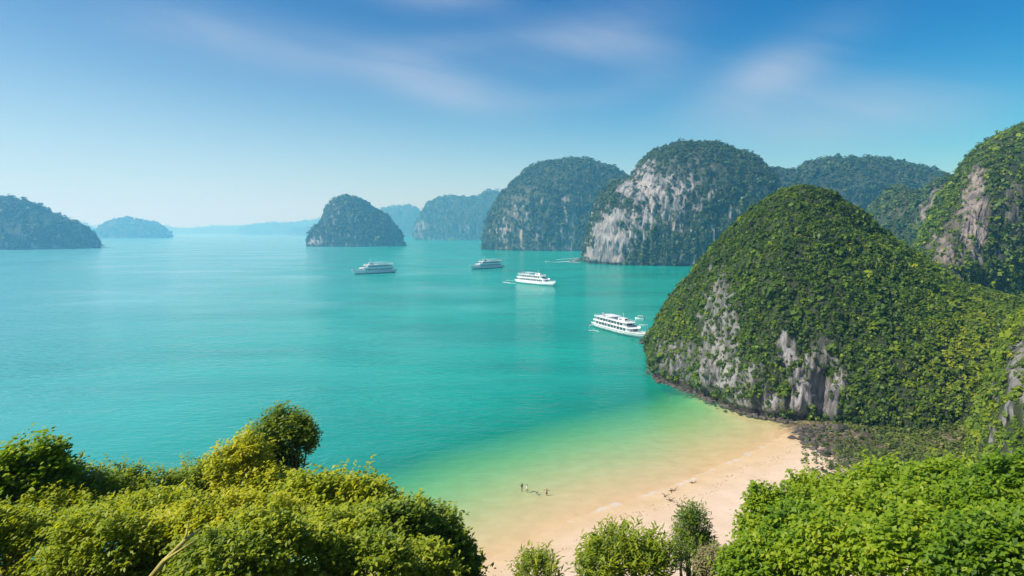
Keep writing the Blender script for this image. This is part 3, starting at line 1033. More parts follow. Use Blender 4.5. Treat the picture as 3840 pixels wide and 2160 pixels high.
    for k in range(4):
        x = -Ln * 0.27 + k * Ln * 0.055
        for sgn in (1, -1):
            MB().tube([(x - 0.6, sgn * hw * 0.74, z + 0.33), (x + 0.6, sgn * hw * 0.74, z + 0.33)], 0.33, 8).build('life_raft', M['white'], root)
    for k in range(3):
        for sgn in (1, -1):
            x = -Ln * 0.2 + k * Ln * 0.15
            pts = [(x + 0.38 * math.cos(t), sgn * (hw * 0.95 + 0.02), free + 3.0 + 0.38 * math.sin(t)) for t in np.linspace(0, 2 * math.pi, 11)]
            MB().tube(pts, 0.09, 4).build('life_ring', M['orange'], root)
    # foredeck: anchor winch and a jack staff
    MB().box(Ln * 0.36, Ln * 0.39, -0.8, 0.8, sheer(0.87) - 0.3, sheer(0.87) + 0.55).build('winch', M['grey'], root, bevel=0.08)
    MB().tube([(Ln * 0.475, 0, sheer(0.97) - 0.1), (Ln * 0.482, 0, sheer(0.97) + 2.4)], [0.06, 0.03], 5).build('jack_staff', M['rail'], root)
    fr = MB()
    for sgn in (1, -1):
        pts = [(Ln * t - Ln / 2, sgn * half(t) * 0.95, sheer(t) + 1.0) for t in np.linspace(0.80, 0.985, 7)]
        fr.tube(pts, 0.045, 4)
        for q in pts:
            fr.tube([(q[0], q[1], q[2] - 0.95), q], 0.035, 4)
    fr.build('bow_rail', M['rail'], root)
    return root


ship('white two-deck tour boat farthest left, bow left, shaded side to us', W(1488, 1019) * [1, 0.985, 1], W(1318, 1030), beam=9.5, seed=1, low=1.35)
ship('white two-deck tour boat in the middle, bow left, below the big domed island', W(1884, 1003), W(1762, 1011), beam=8.6, seed=2, low=1.25)
ship('sunlit white two-deck tour boat with bow right and foam behind its stern', W(1940, 1059), W(2084, 1075), beam=8.0, seed=3, low=1.12)
ship('white tour boat lying nearest the green hill, stern to open water', W(2236, 1223), W(2424, 1276), beam=7.5, seed=4, low=0.80, paint='worn_white')


def dinghy(label, p, head, Ln=5.0, mat='white', canopy=False):
    root = empty('small_boat', (p[0], p[1], 0), head)
    tag(root, label, 'small boat', 'small boats on the water')
    n = 10
    rings = []
    for i in range(n + 1):
        t = i / n
        h = 0.75 * Ln / 5 * (0.85 if t < 0.1 else 1) * max(0.04, 1 - max(0, (t - 0.45) / 0.55) ** 2.2)
        z = 0.55 + 0.35 * max(0, (t - 0.4) / 0.6) ** 2
        x = -Ln / 2 + Ln * t
        rings.append([(x, h, z), (x * 0.97, h * 0.7, 0.0), (x * 0.93, h * 0.3, -0.25), (x * 0.93, -h * 0.3, -0.25), (x * 0.97, -h * 0.7, 0.0), (x, -h, z),
                      (x, -h * 0.86, z), (x * 0.95, -h * 0.6, 0.12), (x * 0.95, h * 0.6, 0.12), (x, h * 0.86, z)])
    MB().loft(rings).build('hull', M[mat], root)
    for k in (-0.22, 0.05, 0.25):
        MB().box(Ln * k, Ln * k + 0.35, -0.56, 0.56, 0.34, 0.42).build('bench', M['wood'], root)
    if canopy:
        cv = MB().box(-Ln * 0.35, Ln * 0.2, -0.75, 0.75, 1.75, 1.83)
        for x in (-Ln * 0.33, Ln * 0.18):
            for y in (-0.68, 0.68):
                cv.tube([(x, y, 0.4), (x, y, 1.78)], 0.035, 4)
        cv.build('canopy', M['white'], root)
    MB().box(-Ln / 2 - 0.35, -Ln / 2 + 0.05, -0.18, 0.18, 0.2, 0.85).build('outboard_motor', M['hull_dark'], root)
    return root


dinghy('white dinghy off the stern of the boat nearest the hill', W(2226, 1222), 0.3, 5.5)
dinghy('white dinghy close in by the green hill, upper of the pair', W(2412, 1222), -0.2, 5.0)
dinghy('white dinghy close in by the green hill, lower of the pair', W(2448, 1243), 0.1, 5.5)
dinghy('small white motorboat with canopy on the water just beyond the boat nearest the hill', W(2398, 1196), 2.6, 5.5, 'white', True)
dinghy('white motorboat running ahead of its foam streak under the pale cliff', W(2052, 982), math.pi, 8.0, 'white', True)
dinghy('small white boat at the foot of the pale cliff wall', W(2160, 973), 0.4, 8.0, 'white', True)
dinghy('tiny dark boat alone on the water left of the big domed island', W(1742, 934), 0.5, 9.0, 'wood', True)
dinghy('tiny dark boat farther off, below the flat-topped island', W(1774, 920), 0.2, 9.0, 'wood', True)


def foam(pts, width, dense=0.75, name='wake_foam'):
    """A ribbon of broken foam lying on the water along the given photograph points."""
    c = np.array([W(*p) for p in pts])
    t = np.linspace(0, 1, len(c))
    tt = np.linspace(0, 1, 40)
    c = np.stack([np.interp(tt, t, c[:, i]) for i in range(3)], 1)
    d = unit(np.gradient(c, axis=0))
    nrm = np.stack([-d[:, 1], d[:, 0], 0 * d[:, 0]], 1)
    m = 9
    V, A = [], []
    for j in range(m):
        s = -1 + 2 * j / (m - 1)
        q = c + nrm * (s * width / 2)
        q[:, 2] = 0.05
        V.append(q)
        A.append(dense * (1 - s * s) * np.minimum(1, 6 * np.minimum(tt, 1 - tt)))
    o = mesh_np(name, np.concatenate(V), grid_faces(40, m), M['foam'], attrs={'dense': np.concatenate(A)})
    tag(o, kind='stuff')
    return o


foam([(1938, 1052), (1915, 1051), (1892, 1052)], 5, 0.62)
foam([(1945, 1063), (1915, 1062), (1890, 1058), (1880, 1057)], 5, 0.66)
foam([(2050, 982), (2085, 983), (2130, 980), (2180, 976)], 10, 0.62)
foam([(2070, 975), (2110, 972), (2160, 968), (2200, 965)], 8, 0.56)
foam([(2120, 984), (2150, 985), (2180, 983)], 8, 0.60)
foam([(2200, 1240), (2225, 1238), (2250, 1245)], 2.5, 0.5)


foam([(1800, 2112), (2100, 1966), (2300, 1896), (2450, 1850), (2600, 1800), (2720, 1745), (2800, 1706), (2900, 1655), (2960, 1615)], 3.4, 0.33, 'swash_foam')


# ------------------------------------------------------------------ people in the shallows
def body_mesh(pose):
    J = {'pel': (0, 0, 0.95, .14, .12), 'bel': (0, 0, 1.12, .13, .11), 'che': (0, -.02, 1.33, .16, .12), 'nek': (0, 0, 1.47, .06, .06), 'hd1': (0, .02, 1.57, .085, .095), 'hd2': (0, .02, 1.68, .075, .085),
         'shl': (-.17, 0, 1.41, .065, .065), 'shr': (.17, 0, 1.41, .065, .065), 'hil': (-.10, 0, .88, .095, .095), 'hir': (.10, 0, .88, .095, .095),
         'knl': (-.11, .02, .50, .065, .065), 'knr': (.11, .02, .50, .065, .065), 'anl': (-.11, -.02, .09, .045, .045), 'anr': (.11, -.02, .09, .045, .045),
         'tol': (-.12, .16, .04, .04, .03), 'tor': (.12, .16, .04, .04, .03)}
    if pose == 'stand':
        J.update(ell=(-.24, -.02, 1.14, .045, .045), elr=(.24, -.02, 1.14, .045, .045), wrl=(-.24, .10, .92, .033, .033), wrr=(.24, .10, .92, .033, .033), hal=(-.23, .16, .83, .035, .02), har=(.23, .16, .83, .035, .02))
    elif pose == 'arms':
        J.update(ell=(-.42, .04, 1.36, .045, .045), elr=(.42, .04, 1.30, .045, .045), wrl=(-.62, .14, 1.48, .033, .033), wrr=(.63, .16, 1.24, .033, .033), hal=(-.70, .17, 1.54, .035, .02), har=(.72, .19, 1.22, .035, .02))
    else:   # walking
        J.update(ell=(-.23, -.12, 1.16, .045, .045), elr=(.23, .08, 1.15, .045, .045), wrl=(-.21, -.10, .92, .033, .033), wrr=(.21, .24, .98, .033, .033), hal=(-.20, -.08, .83, .035, .02), har=(.20, .31, .93, .035, .02),
                 knl=(-.10, .22, .53, .065, .065), anl=(-.10, .26, .12, .045, .045), tol=(-.11, .42, .08, .04, .03), knr=(.10, -.06, .50, .065, .065), anr=(.10, -.30, .14, .045, .045), tor=(.11, -.16, .05, .04, .03))
    E = [('pel', 'bel'), ('bel', 'che'), ('che', 'nek'), ('nek', 'hd1'), ('hd1', 'hd2'), ('che', 'shl'), ('che', 'shr'), ('shl', 'ell'), ('shr', 'elr'), ('ell', 'wrl'), ('elr', 'wrr'), ('wrl', 'hal'), ('wrr', 'har'),
         ('pel', 'hil'), ('pel', 'hir'), ('hil', 'knl'), ('hir', 'knr'), ('knl', 'anl'), ('knr', 'anr'), ('anl', 'tol'), ('anr', 'tor')]
    names = list(J)
    me = bpy.data.meshes.new('person')
    me.from_pydata([J[k][:3] for k in names], [(names.index(a), names.index(b)) for a, b in E], [])
    o = bpy.data.objects.new('person_pose', me)
    COL.objects.link(o)
    o.modifiers.new('skin', 'SKIN')
    for i, k in enumerate(names):
        me.skin_vertices[0].data[i].radius = J[k][3:5]
        me.skin_vertices[0].data[i].use_root = k == 'pel'
    sb = o.modifiers.new('sub', 'SUBSURF')
    sb.levels = sb.render_levels = 1
    dg = bpy.context.evaluated_depsgraph_get()
    out = bpy.data.meshes.new_from_object(o.evaluated_get(dg))
    out.name = 'person'
    for p in out.polygons:
        p.use_smooth = True
    bpy.data.objects.remove(o)
    return out


POSES = {k: body_mesh(k) for k in ('stand', 'arms', 'walk')}
M['skin'] = plain('skin', (0.42, 0.25, 0.17), 0.55)
M['hair'] = plain('hair', (0.015, 0.012, 0.01), 0.6)
CLOTH = {'red': (0.40, 0.04, 0.04), 'blue': (0.04, 0.09, 0.30), 'black': (0.015, 0.015, 0.018), 'white': (0.75, 0.75, 0.72), 'yellow': (0.55, 0.40, 0.05), 'purple': (0.16, 0.06, 0.22), 'grey': (0.16, 0.16, 0.17)}
for k_, c_ in CLOTH.items():
    M['cloth_' + k_] = plain('cloth_' + k_, c_, 0.8)


def person(label, px, py, pose, cloth, rz, scale=1.0, shirt=False):
    p = W(px, py)
    g = min(gz(p[0], p[1]), 0.4)
    g = max(min(g, -0.72), -0.9)
    o = bpy.data.objects.new('person', POSES[pose].copy())
    COL.objects.link(o)
    o.data.materials.clear()
    o.data.materials.append(M['skin'])
    o.location = (p[0], p[1], g)
    o.rotation_euler = (0, 0, rz)
    o.scale = (scale,) * 3
    tag(o, label, 'person', 'people in the shallows')
    # hair: a cap over the crown of the head
    rings = []
    for i in range(5):
        a = i / 4 * math.pi * 0.55
        rings.append([(0.098 * math.sin(a) * math.cos(t) + 0, 0.0 + 0.108 * math.sin(a) * math.sin(t), 1.655 + 0.115 * math.cos(a)) for t in np.linspace(0, 2 * math.pi, 9)[:-1]])
    rings[0] = [(0.004 * math.cos(t), 0.004 * math.sin(t), 1.77) for t in np.linspace(0, 2 * math.pi, 9)[:-1]]
    MB().loft(rings, True).build('hair', M['hair'], o, True)
    z0, z1 = (0.98, 1.46) if shirt else (0.78, 1.04)
    rg = []
    for z, rx, ry in ((z0, .185, .15), ((z0 + z1) / 2, .18, .15), (z1, .19 if shirt else .165, .145)):
        rg.append([(rx * math.cos(t), ry * math.sin(t), z) for t in np.linspace(0, 2 * math.pi, 11)[:-1]])
    MB().loft(rg, False).build('shirt' if shirt else 'swimwear', M['cloth_' + cloth], o, True)
    return o


person('person in dark shirt chest-deep in the shallows, leftmost bather', 1957, 1830, 'arms', 'black', 0.6, 1.0, True)
person('person in white shirt chest-deep just right of the leftmost bather', 1976, 1836, 'stand', 'white', 2.2, 1.0, True)
person('person in black swimwear with arms out, rightmost bather in the shallows', 2050, 1852, 'arms', 'black', 0.2, 1.0)


# ------------------------------------------------------------------ rocks
def rock_shape(seed, sub=2):
    bm = bmesh.new()
    bmesh.ops.create_icosphere(bm, subdivisions=sub, radius=1.0)
    v = np.array([q.co[:] for q in bm.verts])
    f = np.array([[q.index for q in p.verts] for p in bm.faces])
    bm.free()
    d = 1 + 0.32 * fbm(v * 1.1 + seed * 7.7, 3, seed) + 0.12 * vnoise(v * 3.1 + seed, seed + 1)
    return v * d[:, None], f


ROCKS = [rock_shape(i, 1) for i in range(6)]
ROCKS2 = [rock_shape(20 + i, 2) for i in range(6)]


def rot_z(v, a):
    c, s = math.cos(a), math.sin(a)
    return v @ np.array([[c, s, 0], [-s, c, 0], [0, 0, 1]])


def rubble(name, spots, mat):
    """Loose stones too many to count, lying where spots says: (x, y, z, size)."""
    V, F, n = [], [], 0
    for i, (x, y, z, r) in enumerate(spots):
        v, f = ROCKS[i % 6]
        v = rot_z(v, i * 1.7) * np.array([r * 1.25, r, r * 0.62]) + np.array([x, y, z])
        V.append(v)
        F.append(f + n)
        n += len(v)
    o = mesh_np(name, np.concatenate(V), np.concatenate(F), M[mat])
    tag(o, kind='stuff')
    return o


def scatter_rubble():
    rng = np.random.default_rng(5)
    sp = []
    # dark boulder field between the hill foot and the sand
    for i in range(1150):
        px, py = rng.uniform(2975, 3420), rng.uniform(1592, 1725)
        left = 2985 + max(0, (py - 1640)) * 1.15
        if px < left + rng.normal(0, 10) or rng.random() < (px - 2960) / 330 + max(0, (py - 1680)) / 90:
            continue
        p = W(px, py, 0.4)
        z = gz(p[0], p[1])
        sp.append((p[0], p[1], max(z, -0.3) + 0.05, rng.uniform(0.25, 0.75) * (1.5 if rng.random() < 0.12 else 1)))
    rubble('shore_rubble', sp, 'rock_dark')
    # wrack line: shells, bark and weed the tide left on the sand
    sp = []
    for i in range(420):
        x = rng.uniform(-8, 74)
        y = float(shore_y(np.array([x]))[0]) - 7.5 - 1.6 * math.sin(x * 0.23) + rng.normal(0, 0.8) - (rng.uniform(0, 14) if rng.random() < 0.3 else 0)
        sp.append((x, y, gz(x, y) + 0.01, rng.uniform(0.03, 0.11)))
    rubble('wrack', sp, 'rock_dark')
    # broken stones along the foot of the near hill
    sp = []
    foot = [(2442, 1350), (2443, 1375), (2452, 1405), (2490, 1432), (2550, 1452), (2620, 1482), (2700, 1515), (2790, 1548), (2880, 1568), (2970, 1580)]
    f = np.array([W(*q) for q in foot])
    for i in range(300):
        t = rng.random() * (len(f) - 1)
        k = int(t)
        p = f[k] + (f[k + 1] - f[k]) * (t - k)
        p = p + np.array([rng.normal(-0.3, 0.9), rng.normal(-0.4, 0.8), 0])
        sp.append((p[0], p[1], rng.uniform(-0.25, 0.25), rng.uniform(0.3, 0.95)))
    for px, py, m, sx, sy in ((2425, 1283, 40, 16, 7), (2175, 976, 26, 22, 3)):
        for i in range(m):
            p = W(px + rng.normal(0, sx), py + rng.normal(0, sy))
            sp.append((p[0], p[1], 0.1, rng.uniform(0.5, 1.1) * (3 if py < 1000 else 1)))
    rubble('waterline_stones', sp, 'rock_dark')


scatter_rubble()
for i, (px, py, r, lab) in enumerate(((2970, 1640, 0.85, 'dark boulder lying alone on the sand at the tip of the rubble'), (3050, 1690, 0.7, 'small dark boulder on pale sand below the rubble field'),
                                      (3005, 1612, 1.25, 'dark rounded boulder at the upper left end of the rubble field'), (3095, 1715, 0.9, 'dark boulder at the lower edge of the rubble beside green scrub'),
                                      (3150, 1622, 1.7, 'largest dark boulder in the rubble under the hollow rock face'), (3255, 1650, 1.3, 'grey boulder in the rubble toward the green thicket'))):
    v, f = ROCKS2[i % 6]
    p = W(px, py, 0.3)
    o = mesh_np('boulder', rot_z(v, i * 2.1) * np.array([r * 1.3, r, r * 0.7]), f, M['rock_dark'])
    o.location = (p[0], p[1], max(gz(p[0], p[1]), -0.2) + 0.15)
    tag(o, lab, 'boulder', 'boulders on the beach')


def driftwood(label, px, py, n, size, seed):
    rng = random.Random(seed)
    p = W(px, py, 0.1)
    g = max(gz(p[0], p[1]), -0.12)
    m = MB()
    for i in range(n):
        a = rng.uniform(0, 6.28)
        l = size * rng.uniform(0.5, 1.2)
        q = Vector((rng.uniform(-.3, .3) * size, rng.uniform(-.3, .3) * size, 0.02))
        d = Vector((math.cos(a), math.sin(a), rng.uniform(0.0, 0.6)))
        m.tube([q, q + d * l * 0.5 + Vector((0, 0, rng.uniform(0, .15))), q + d * l], [0.09, 0.07, 0.03], 5)
    o = m.build('driftwood', M['bark'])
    o.location = (p[0], p[1], g)
    tag(o, label, 'driftwood', 'driftwood along the waterline')


driftwood('tangle of dark driftwood twigs farthest out on the wet sand', 2522, 1840, 5, 1.3, 1)
driftwood('small dark driftwood stick left of the other pieces on wet sand', 2494, 1862, 3, 1.0, 2)
driftwood('short driftwood twigs in the middle of the scattered pieces', 2513, 1880, 4, 1.0, 3)
driftwood('dark driftwood bundle close above the feathery bush', 2545, 1905, 7, 1.4, 4)
driftwood('thin driftwood twig alone high on the sand to the right', 2596, 1812, 3, 0.9, 5)
driftwood('sunken dark branch in the shallows between the bathers', 2012, 1843, 4, 0.9, 6)
M['moss_rock'] = rock_mat('moss_rock', 1.2, dark=(0.05, 0.05, 0.02), mid=(0.14, 0.13, 0.05), pale=(0.26, 0.22, 0.10), warm=(0.34, 0.20, 0.06), band=0.01)
v_, f_ = ROCKS2[2]
p_ = W(3065, 1586, 0.3)
o_ = mesh_np('rock_ledge', v_ * np.array([6.2, 2.2, 0.75]), f_, M['moss_rock'])
o_.location = (p_[0], p_[1], 0.3)
tag(o_, 'flat mossy ochre rock ledge at foot of the hollow rock face', 'rock ledge')


# ------------------------------------------------------------------ scrub on the flat ground and undergrowth on the slope
def ground_cover(name, pts, rad, k, mat, tint, rng, leaf=0.6):
    n = len(pts)
    nn = np.tile([0, 0, 1.0], (n, 1))
    v, t = clump_leaves(pts, nn, rad, k, rng, tint, leaf)
    o = mesh_np(name, v, quads(n * k), M[mat], attrs={'tint': t})
    tag(o, kind='stuff')


def build_cover():
    rng = np.random.default_rng(77)
    # scrub flat below the thicket
    n = 9500
    x, y = rng.uniform(60, 190, n), rng.uniform(118, 186, n)
    z, s = ground_z(x, y)
    p = np.stack([x, y, z + 0.1], 1)
    X, Y = project(p)
    edge = 2985 - 0.2 * (Y - 1640) + 60 * fbm(p / 5.0, 3, 2)
    dens = smooth(0, 170, X - edge) * (0.55 + 0.45 * smooth(-0.2, 0.25, fbm(p / 7.0, 3, 6)))
    dens = np.maximum(dens, smooth(1690, 1760, Y) * smooth(3040, 3150, X))
    sel = (rng.random(n) < dens) & (z > 0.2)
    p = p[sel]
    ground_cover('scrub', p, rng.uniform(0.45, 1.0, len(p)) * (1 + 0.4 * smooth(3150, 3300, X[sel])), 12, 'leaf_scrub', 0.45 + 0.25 * fbm(p / 9, 3, 8) + rng.normal(0, 0.15, len(p)), rng)
    # undergrowth of the slope we stand on
    n = 5000
    x, y = rng.uniform(-34, 34, n), rng.uniform(3, 52, n)
    z, s = ground_z(x, y)
    p = np.stack([x, y, z + 0.1], 1)
    ground_cover('undergrowth', p, rng.uniform(0.3, 0.6, n), 8, 'leaf_near', 0.35 + 0.2 * fbm(p / 4, 3, 4) + rng.normal(0, 0.12, n), rng)


build_cover()


# ------------------------------------------------------------------ shrubs and trees on the slope
def shrub(label, lobes, y, mat='leaf_near', tint=0.45, leaf=0.20, sprigs=360, per=9, ratio=0.5, seed=1, name='shrub', cat='shrub', group='shrubs on the slope in front', upright=0.35, spread=1.0, sparse=0.0, tvar=0.14):
    """lobes: (px, py, rx, ry) in photograph pixels at the depth y: the crown's outline. Stems run down to the slope."""
    rng = np.random.default_rng(seed)
    leaf *= 0.88
    cs, rs = [], []
    for px, py, rx, ry in lobes:
        yy = y + rng.uniform(-0.6, 0.6)
        cs.append(P(px, py, yy))
        rs.append((rx * y / FPX, 0.9 * (rx + ry) / 2 * y / FPX, ry * y / FPX))
    cs, rs = np.array(cs), np.array(rs)
    bx, by = cs[:, 0].mean(), cs[:, 1].mean()
    bz = gz(bx, by) - 0.1
    root = empty(name, (bx, by, bz))
    org = np.array([bx, by, bz])
    tag(root, label, cat, group)
    vol = rs.prod(1) ** (2 / 3)
    cnt = np.maximum(80, (1.5 * sprigs * vol / vol.max())).astype(int)
    C, Nn, Ax, Sz, Ti = [], [], [], [], []
    stem = MB()
    base = Vector((0, 0, 0))
    for (c, r, m) in zip(cs, rs, cnt):
        d = rand_dirs(m, rng)
        d[:, 2] = np.abs(d[:, 2]) * 1.1 - 0.35
        d = unit(d)
        lump = 1 + 0.26 * fbm(d * 2.2 + seed, 3, seed) + 0.10 * vnoise(d * 5 + seed, seed + 3)
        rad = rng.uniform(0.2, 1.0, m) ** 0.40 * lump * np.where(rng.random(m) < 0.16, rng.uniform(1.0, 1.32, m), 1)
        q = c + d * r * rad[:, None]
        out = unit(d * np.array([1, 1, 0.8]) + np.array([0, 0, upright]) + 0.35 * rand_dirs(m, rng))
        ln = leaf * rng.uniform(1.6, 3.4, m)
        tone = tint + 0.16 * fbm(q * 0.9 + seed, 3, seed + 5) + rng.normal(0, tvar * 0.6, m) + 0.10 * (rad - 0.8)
        for j in range(per):
            f = (j + rng.random(m)) / per
            side = rand_dirs(m, rng)
            side = unit(side - out * np.sum(side * out, 1, keepdims=True))
            C.append(q + out * (ln * (f - 0.35))[:, None] + side * (leaf * 0.5 * spread))
            ax = unit(out * 0.65 + side * spread)
            Ax.append(ax)
            Nn.append(unit(np.cross(ax, np.cross(np.array([[0, 0, 1.0]]) + 0.6 * rand_dirs(m, rng), ax)) + 0.3 * rand_dirs(m, rng) + 0.75 * np.array(SUN_DIR)))
            Sz.append(leaf * rng.uniform(0.65, 1.25, m))
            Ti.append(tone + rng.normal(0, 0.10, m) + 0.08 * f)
        # limbs into this lobe
        for b in range(4):
            e = c + rand_dirs(1, rng)[0] * r * 0.7 - org
            mid = e * 0.5 + np.array([rng.normal(0, 0.1), rng.normal(0, 0.1), 0.1])
            hgt = max(0.3, e[2])
            stem.tube([base, mid, e], [0.030 * hgt ** 0.6 + 0.012, 0.020 * hgt ** 0.6 + 0.008, 0.008], 5)
    C, Nn, Ax, Sz, Ti = np.concatenate(C), unit(np.concatenate(Nn)), np.concatenate(Ax), np.concatenate(Sz), np.concatenate(Ti)
    if sparse:
        kz = rng.random(len(C)) > sparse
        C, Nn, Ax, Sz, Ti = C[kz], Nn[kz], Ax[kz], Sz[kz], Ti[kz]
    v = leaf_quads(C, Nn, Sz, Sz * ratio, rng, Ax)
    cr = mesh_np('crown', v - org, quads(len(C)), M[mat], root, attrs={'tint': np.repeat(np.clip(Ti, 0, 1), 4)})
    cr['kind'] = 'stuff'
    stem.build('trunk', M['bark'], root)
    return root


def plant_all():
    S = shrub
    # left-hand thicket, back row to front row
    S('bright green rounded shrub at the left edge, tallest of that corner', [(130, 1785, 125, 140), (-30, 1850, 150, 150)], 20, 'leaf_bright', 0.62, 0.22, 420, seed=101, ratio=0.7)
    S('dull green shrub dipping right of the bright corner shrub', [(330, 1880, 150, 120), (250, 1830, 100, 100)], 22, 'leaf_near', 0.43, 0.19, 380, seed=102)
    S('grey-green shrub with ragged flat top in the left thicket', [(520, 1880, 150, 125), (450, 1850, 80, 100)], 24, 'leaf_near', 0.39, 0.19, 420, seed=103)
    S('grey-green shrub with twiggy crest just left of the round-crowned tree', [(720, 1860, 125, 125), (770, 1800, 60, 70)], 25, 'leaf_near', 0.46, 0.19, 380, seed=104)
    S('round-crowned dark tree standing out against the water at left', [(1062, 1650, 118, 112), (985, 1690, 90, 95), (1115, 1620, 62, 60), (1040, 1740, 85, 60), (1060, 1590, 60, 55)], 27, 'leaf_near', 0.30, 0.20, 420, per=9, seed=105, name='tree', cat='tree', ratio=0.55, sparse=0.15)
    S('yellow-green mound of leaves below the round-crowned tree', [(900, 1830, 130, 170), (1000, 1860, 150, 120), (860, 1750, 70, 90), (930, 1710, 70, 90)], 25, 'leaf_near', 0.79, 0.20, 420, seed=106)
    S('broad olive shrub with sunlit yellow crest at the edge of the shallows', [(1270, 1930, 200, 160), (1380, 1890, 100, 90), (1160, 1880, 110, 100)], 23, 'leaf_near', 0.63, 0.23, 520, seed=107, ratio=0.6)
    S('dark green shrub sloping down to the sand at the thicket right end', [(1610, 2060, 150, 165), (1700, 2130, 100, 120), (1530, 1980, 90, 100)], 21, 'leaf_near', 0.40, 0.20, 520, seed=108, ratio=0.62)
    S('small dark shrub between the olive shrub and the sloping one', [(1450, 2000, 110, 120)], 20, 'leaf_near', 0.43, 0.20, 360, seed=109, ratio=0.62)
    S('olive shrub at the lower left corner', [(90, 2060, 210, 150), (-90, 2040, 120, 160)], 16, 'leaf_near', 0.55, 0.17, 480, seed=110)
    S('dark olive shrub at the bottom, left of the bare yellow branch', [(380, 2050, 190, 130), (300, 2140, 150, 90)], 16, 'leaf_near', 0.57, 0.16, 480, seed=111)
    S('yellowish shrub arching over the bare branch', [(720, 2010, 150, 100), (620, 2010, 110, 80)], 17, 'leaf_near', 0.75, 0.17, 460, seed=112)
    S('dark shrub in the hollow at the bottom right of the bare branch', [(850, 2120, 190, 110)], 15, 'leaf_near', 0.49, 0.17, 420, seed=113)
    S('olive shrub at the bottom centre-left under the broad sunlit one', [(1120, 2090, 190, 120), (1000, 2010, 120, 90)], 16, 'leaf_near', 0.63, 0.17, 480, seed=114)
    S('shrub at the bottom edge directly under the bare branch', [(600, 2150, 170, 90), (470, 2160, 120, 80)], 15.5, 'leaf_near', 0.52, 0.16, 420, seed=125)
    S('greyish shrub at the bottom beside the sloping dark one', [(1390, 2120, 160, 120)], 16.5, 'leaf_near', 0.47, 0.18, 420, seed=115)
    S('low shrub filling the hollow under the grey-green crest shrubs', [(620, 1950, 180, 110), (480, 1960, 140, 100)], 20, 'leaf_near', 0.61, 0.18, 480, seed=116)
    S('low olive shrub below the bright corner shrub', [(180, 1950, 190, 110), (330, 1990, 120, 90)], 19, 'leaf_near', 0.57, 0.18, 480, seed=117)
    S('low sunlit shrub under the yellow-green mound', [(950, 1960, 190, 110), (830, 1950, 120, 90)], 20, 'leaf_near', 0.75, 0.18, 480, seed=118)
    S('olive shrub filling the bottom edge right of centre-left', [(1560, 2150, 150, 110), (1270, 2020, 150, 100)], 18, 'leaf_near', 0.55, 0.19, 480, seed=119)
    # shrubs on the sand in the middle
    S('small spiky shrub at the bottom edge in front of bare sand', [(2015, 2150, 85, 85)], 26, 'leaf_near', 0.42, 0.30, 130, per=7, ratio=0.22, seed=121, upright=1.9, spread=0.45, group='shrubs at the edge of the sand')
    S('large spiky round shrub at the bottom centre with sand behind', [(2330, 2110, 165, 140), (2250, 2140, 90, 90), (2430, 2120, 90, 110)], 23, 'leaf_near', 0.46, 0.32, 250, per=7, ratio=0.24, seed=122, upright=1.8, spread=0.45, group='shrubs at the edge of the sand')
    S('narrow upright dark bush with feathery tips on the sand', [(2595, 2010, 62, 100), (2600, 2090, 85, 90), (2590, 1945, 36, 46)], 25, 'leaf_near', 0.20, 0.24, 200, per=8, ratio=0.20, seed=123, upright=0.7, spread=0.8, name='bush', cat='bush', group='shrubs at the edge of the sand')
    S('low reddish-brown shrub between the feathery bush and bright thicket', [(2690, 2130, 70, 70)], 22, 'leaf_dry', 0.75, 0.17, 240, seed=124, ratio=0.4, group='shrubs at the edge of the sand')
    # right-hand thicket
    S('bright green shrub with bare twiggy tips reaching over the sand', [(2890, 2010, 120, 130), (2860, 1880, 50, 60), (2960, 1920, 80, 80)], 24, 'leaf_bright', 0.64, 0.21, 360, seed=131, upright=0.8, ratio=0.5)
    S('yellow-green shrub whose tips overlap the sand below the rubble', [(3090, 1920, 150, 130), (3040, 1850, 70, 70)], 25, 'leaf_bright', 0.72, 0.22, 420, seed=132, upright=0.7, ratio=0.5)
    S('bright green shrub on the crest of the right-hand thicket', [(3320, 1880, 165, 140)], 24, 'leaf_bright', 0.68, 0.24, 480, seed=133, upright=0.6, ratio=0.55)
    S('green shrub on the crest right of the brightest one', [(3570, 1880, 170, 150)], 22, 'leaf_bright', 0.58, 0.23, 480, seed=134, upright=0.6, ratio=0.55)
    S('darker green shrub at the right edge below the grey rock spur', [(3800, 1880, 160, 170), (3900, 1860, 130, 180)], 20, 'leaf_bright', 0.42, 0.21, 480, seed=135, ratio=0.55)
    S('bright green shrub low beside the sand in the bottom right thicket', [(2890, 2120, 130, 100), (2790, 2140, 80, 80)], 20, 'leaf_bright', 0.62, 0.20, 420, seed=136, ratio=0.55)
    S('green shrub filling the middle of the right-hand thicket', [(3220, 1980, 190, 120), (3450, 1970, 170, 120)], 20, 'leaf_bright', 0.66, 0.21, 520, seed=140, ratio=0.56)
    S('green shrub in the right-hand thicket just left of the edge', [(3680, 1970, 190, 130), (3000, 2010, 130, 110)], 19, 'leaf_bright', 0.54, 0.20, 520, seed=141, ratio=0.56)
    S('vivid green shrub at the bottom of the right-hand thicket, left part', [(3120, 2070, 180, 130)], 18, 'leaf_bright', 0.70, 0.20, 460, seed=137, ratio=0.58)
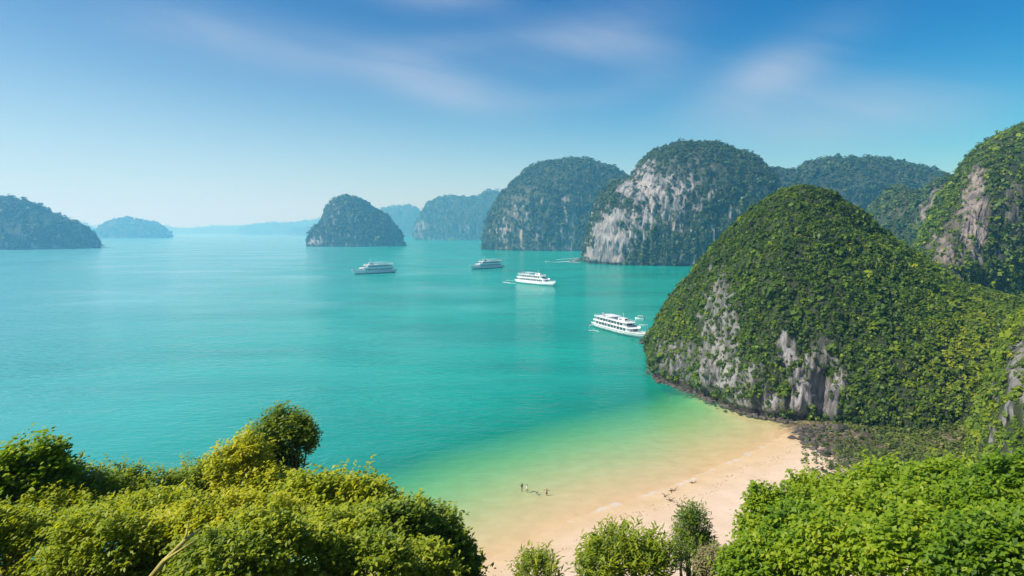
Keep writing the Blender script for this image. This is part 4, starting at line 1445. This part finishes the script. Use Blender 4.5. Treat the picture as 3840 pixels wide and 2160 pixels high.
    S('vivid green shrub at the bottom of the right-hand thicket, middle', [(3400, 2080, 190, 140)], 17, 'leaf_bright', 0.67, 0.20, 480, seed=138, ratio=0.58)
    S('green shrub just past the right edge of the thicket', [(4080, 2020, 190, 170), (4080, 1880, 150, 150)], 18, 'leaf_bright', 0.52, 0.20, 420, seed=142, ratio=0.56)
    S('deep green shrub in the bottom right corner', [(3700, 2090, 200, 150), (3880, 2060, 120, 160)], 16, 'leaf_bright', 0.48, 0.19, 500, seed=139, ratio=0.58)


plant_all()
M['yellow_bark'] = plain('yellow_bark', (0.42, 0.36, 0.07), 0.7, 0, 0.3, 8)
br = MB()
q0, q1, q2, q3 = P(540, 2200, 13.0), P(610, 2110, 13.2), P(690, 2030, 13.5), P(752, 1982, 13.9)
br.tube([q0, q1, q2, q3], [0.065, 0.055, 0.042, 0.018], 7)
br.tube([q1, P(650, 2080, 13.1), P(735, 2025, 13.2)], [0.035, 0.03, 0.012], 6)
br.tube([q2, P(700, 2000, 13.6), P(705, 1960, 13.8)], [0.028, 0.02, 0.008], 6)
b_ = br.build('bare_branch', M['yellow_bark'], None, True)
tag(b_, 'bare yellow branch slanting up through the shrubs at bottom left', 'branch')

# ------------------------------------------------------------------ haze
def build_haze():
    bpy.context.view_layer.update()
    m, nt, N, L = new_mat('haze')
    pv = N('ShaderNodeVolumePrincipled')
    pv.inputs['Color'].default_value = (0.21, 0.64, 1.0, 1)
    pv.inputs['Absorption Color'].default_value = (1, 1, 1, 1)   # scatters, blue more than red, and absorbs nothing
    pv.inputs['Density'].default_value = HAZE_DENSITY
    pv.inputs['Anisotropy'].default_value = 0.25
    o = N('ShaderNodeOutputMaterial')
    L(pv.outputs[0], o.inputs['Volume'])
    try:
        m.cycles.homogeneous_volume = True
    except Exception:
        pass
    top = max(CAM_H + 5, max((o.matrix_world @ Vector(c)).z for o in COL.objects if o.type == 'MESH' for c in o.bound_box) + 3)
    b = MB().box(-18000, 18000, -1000, 18000, -24, top)
    ob = b.build('haze', m)
    tag(ob, kind='stuff')


build_haze()
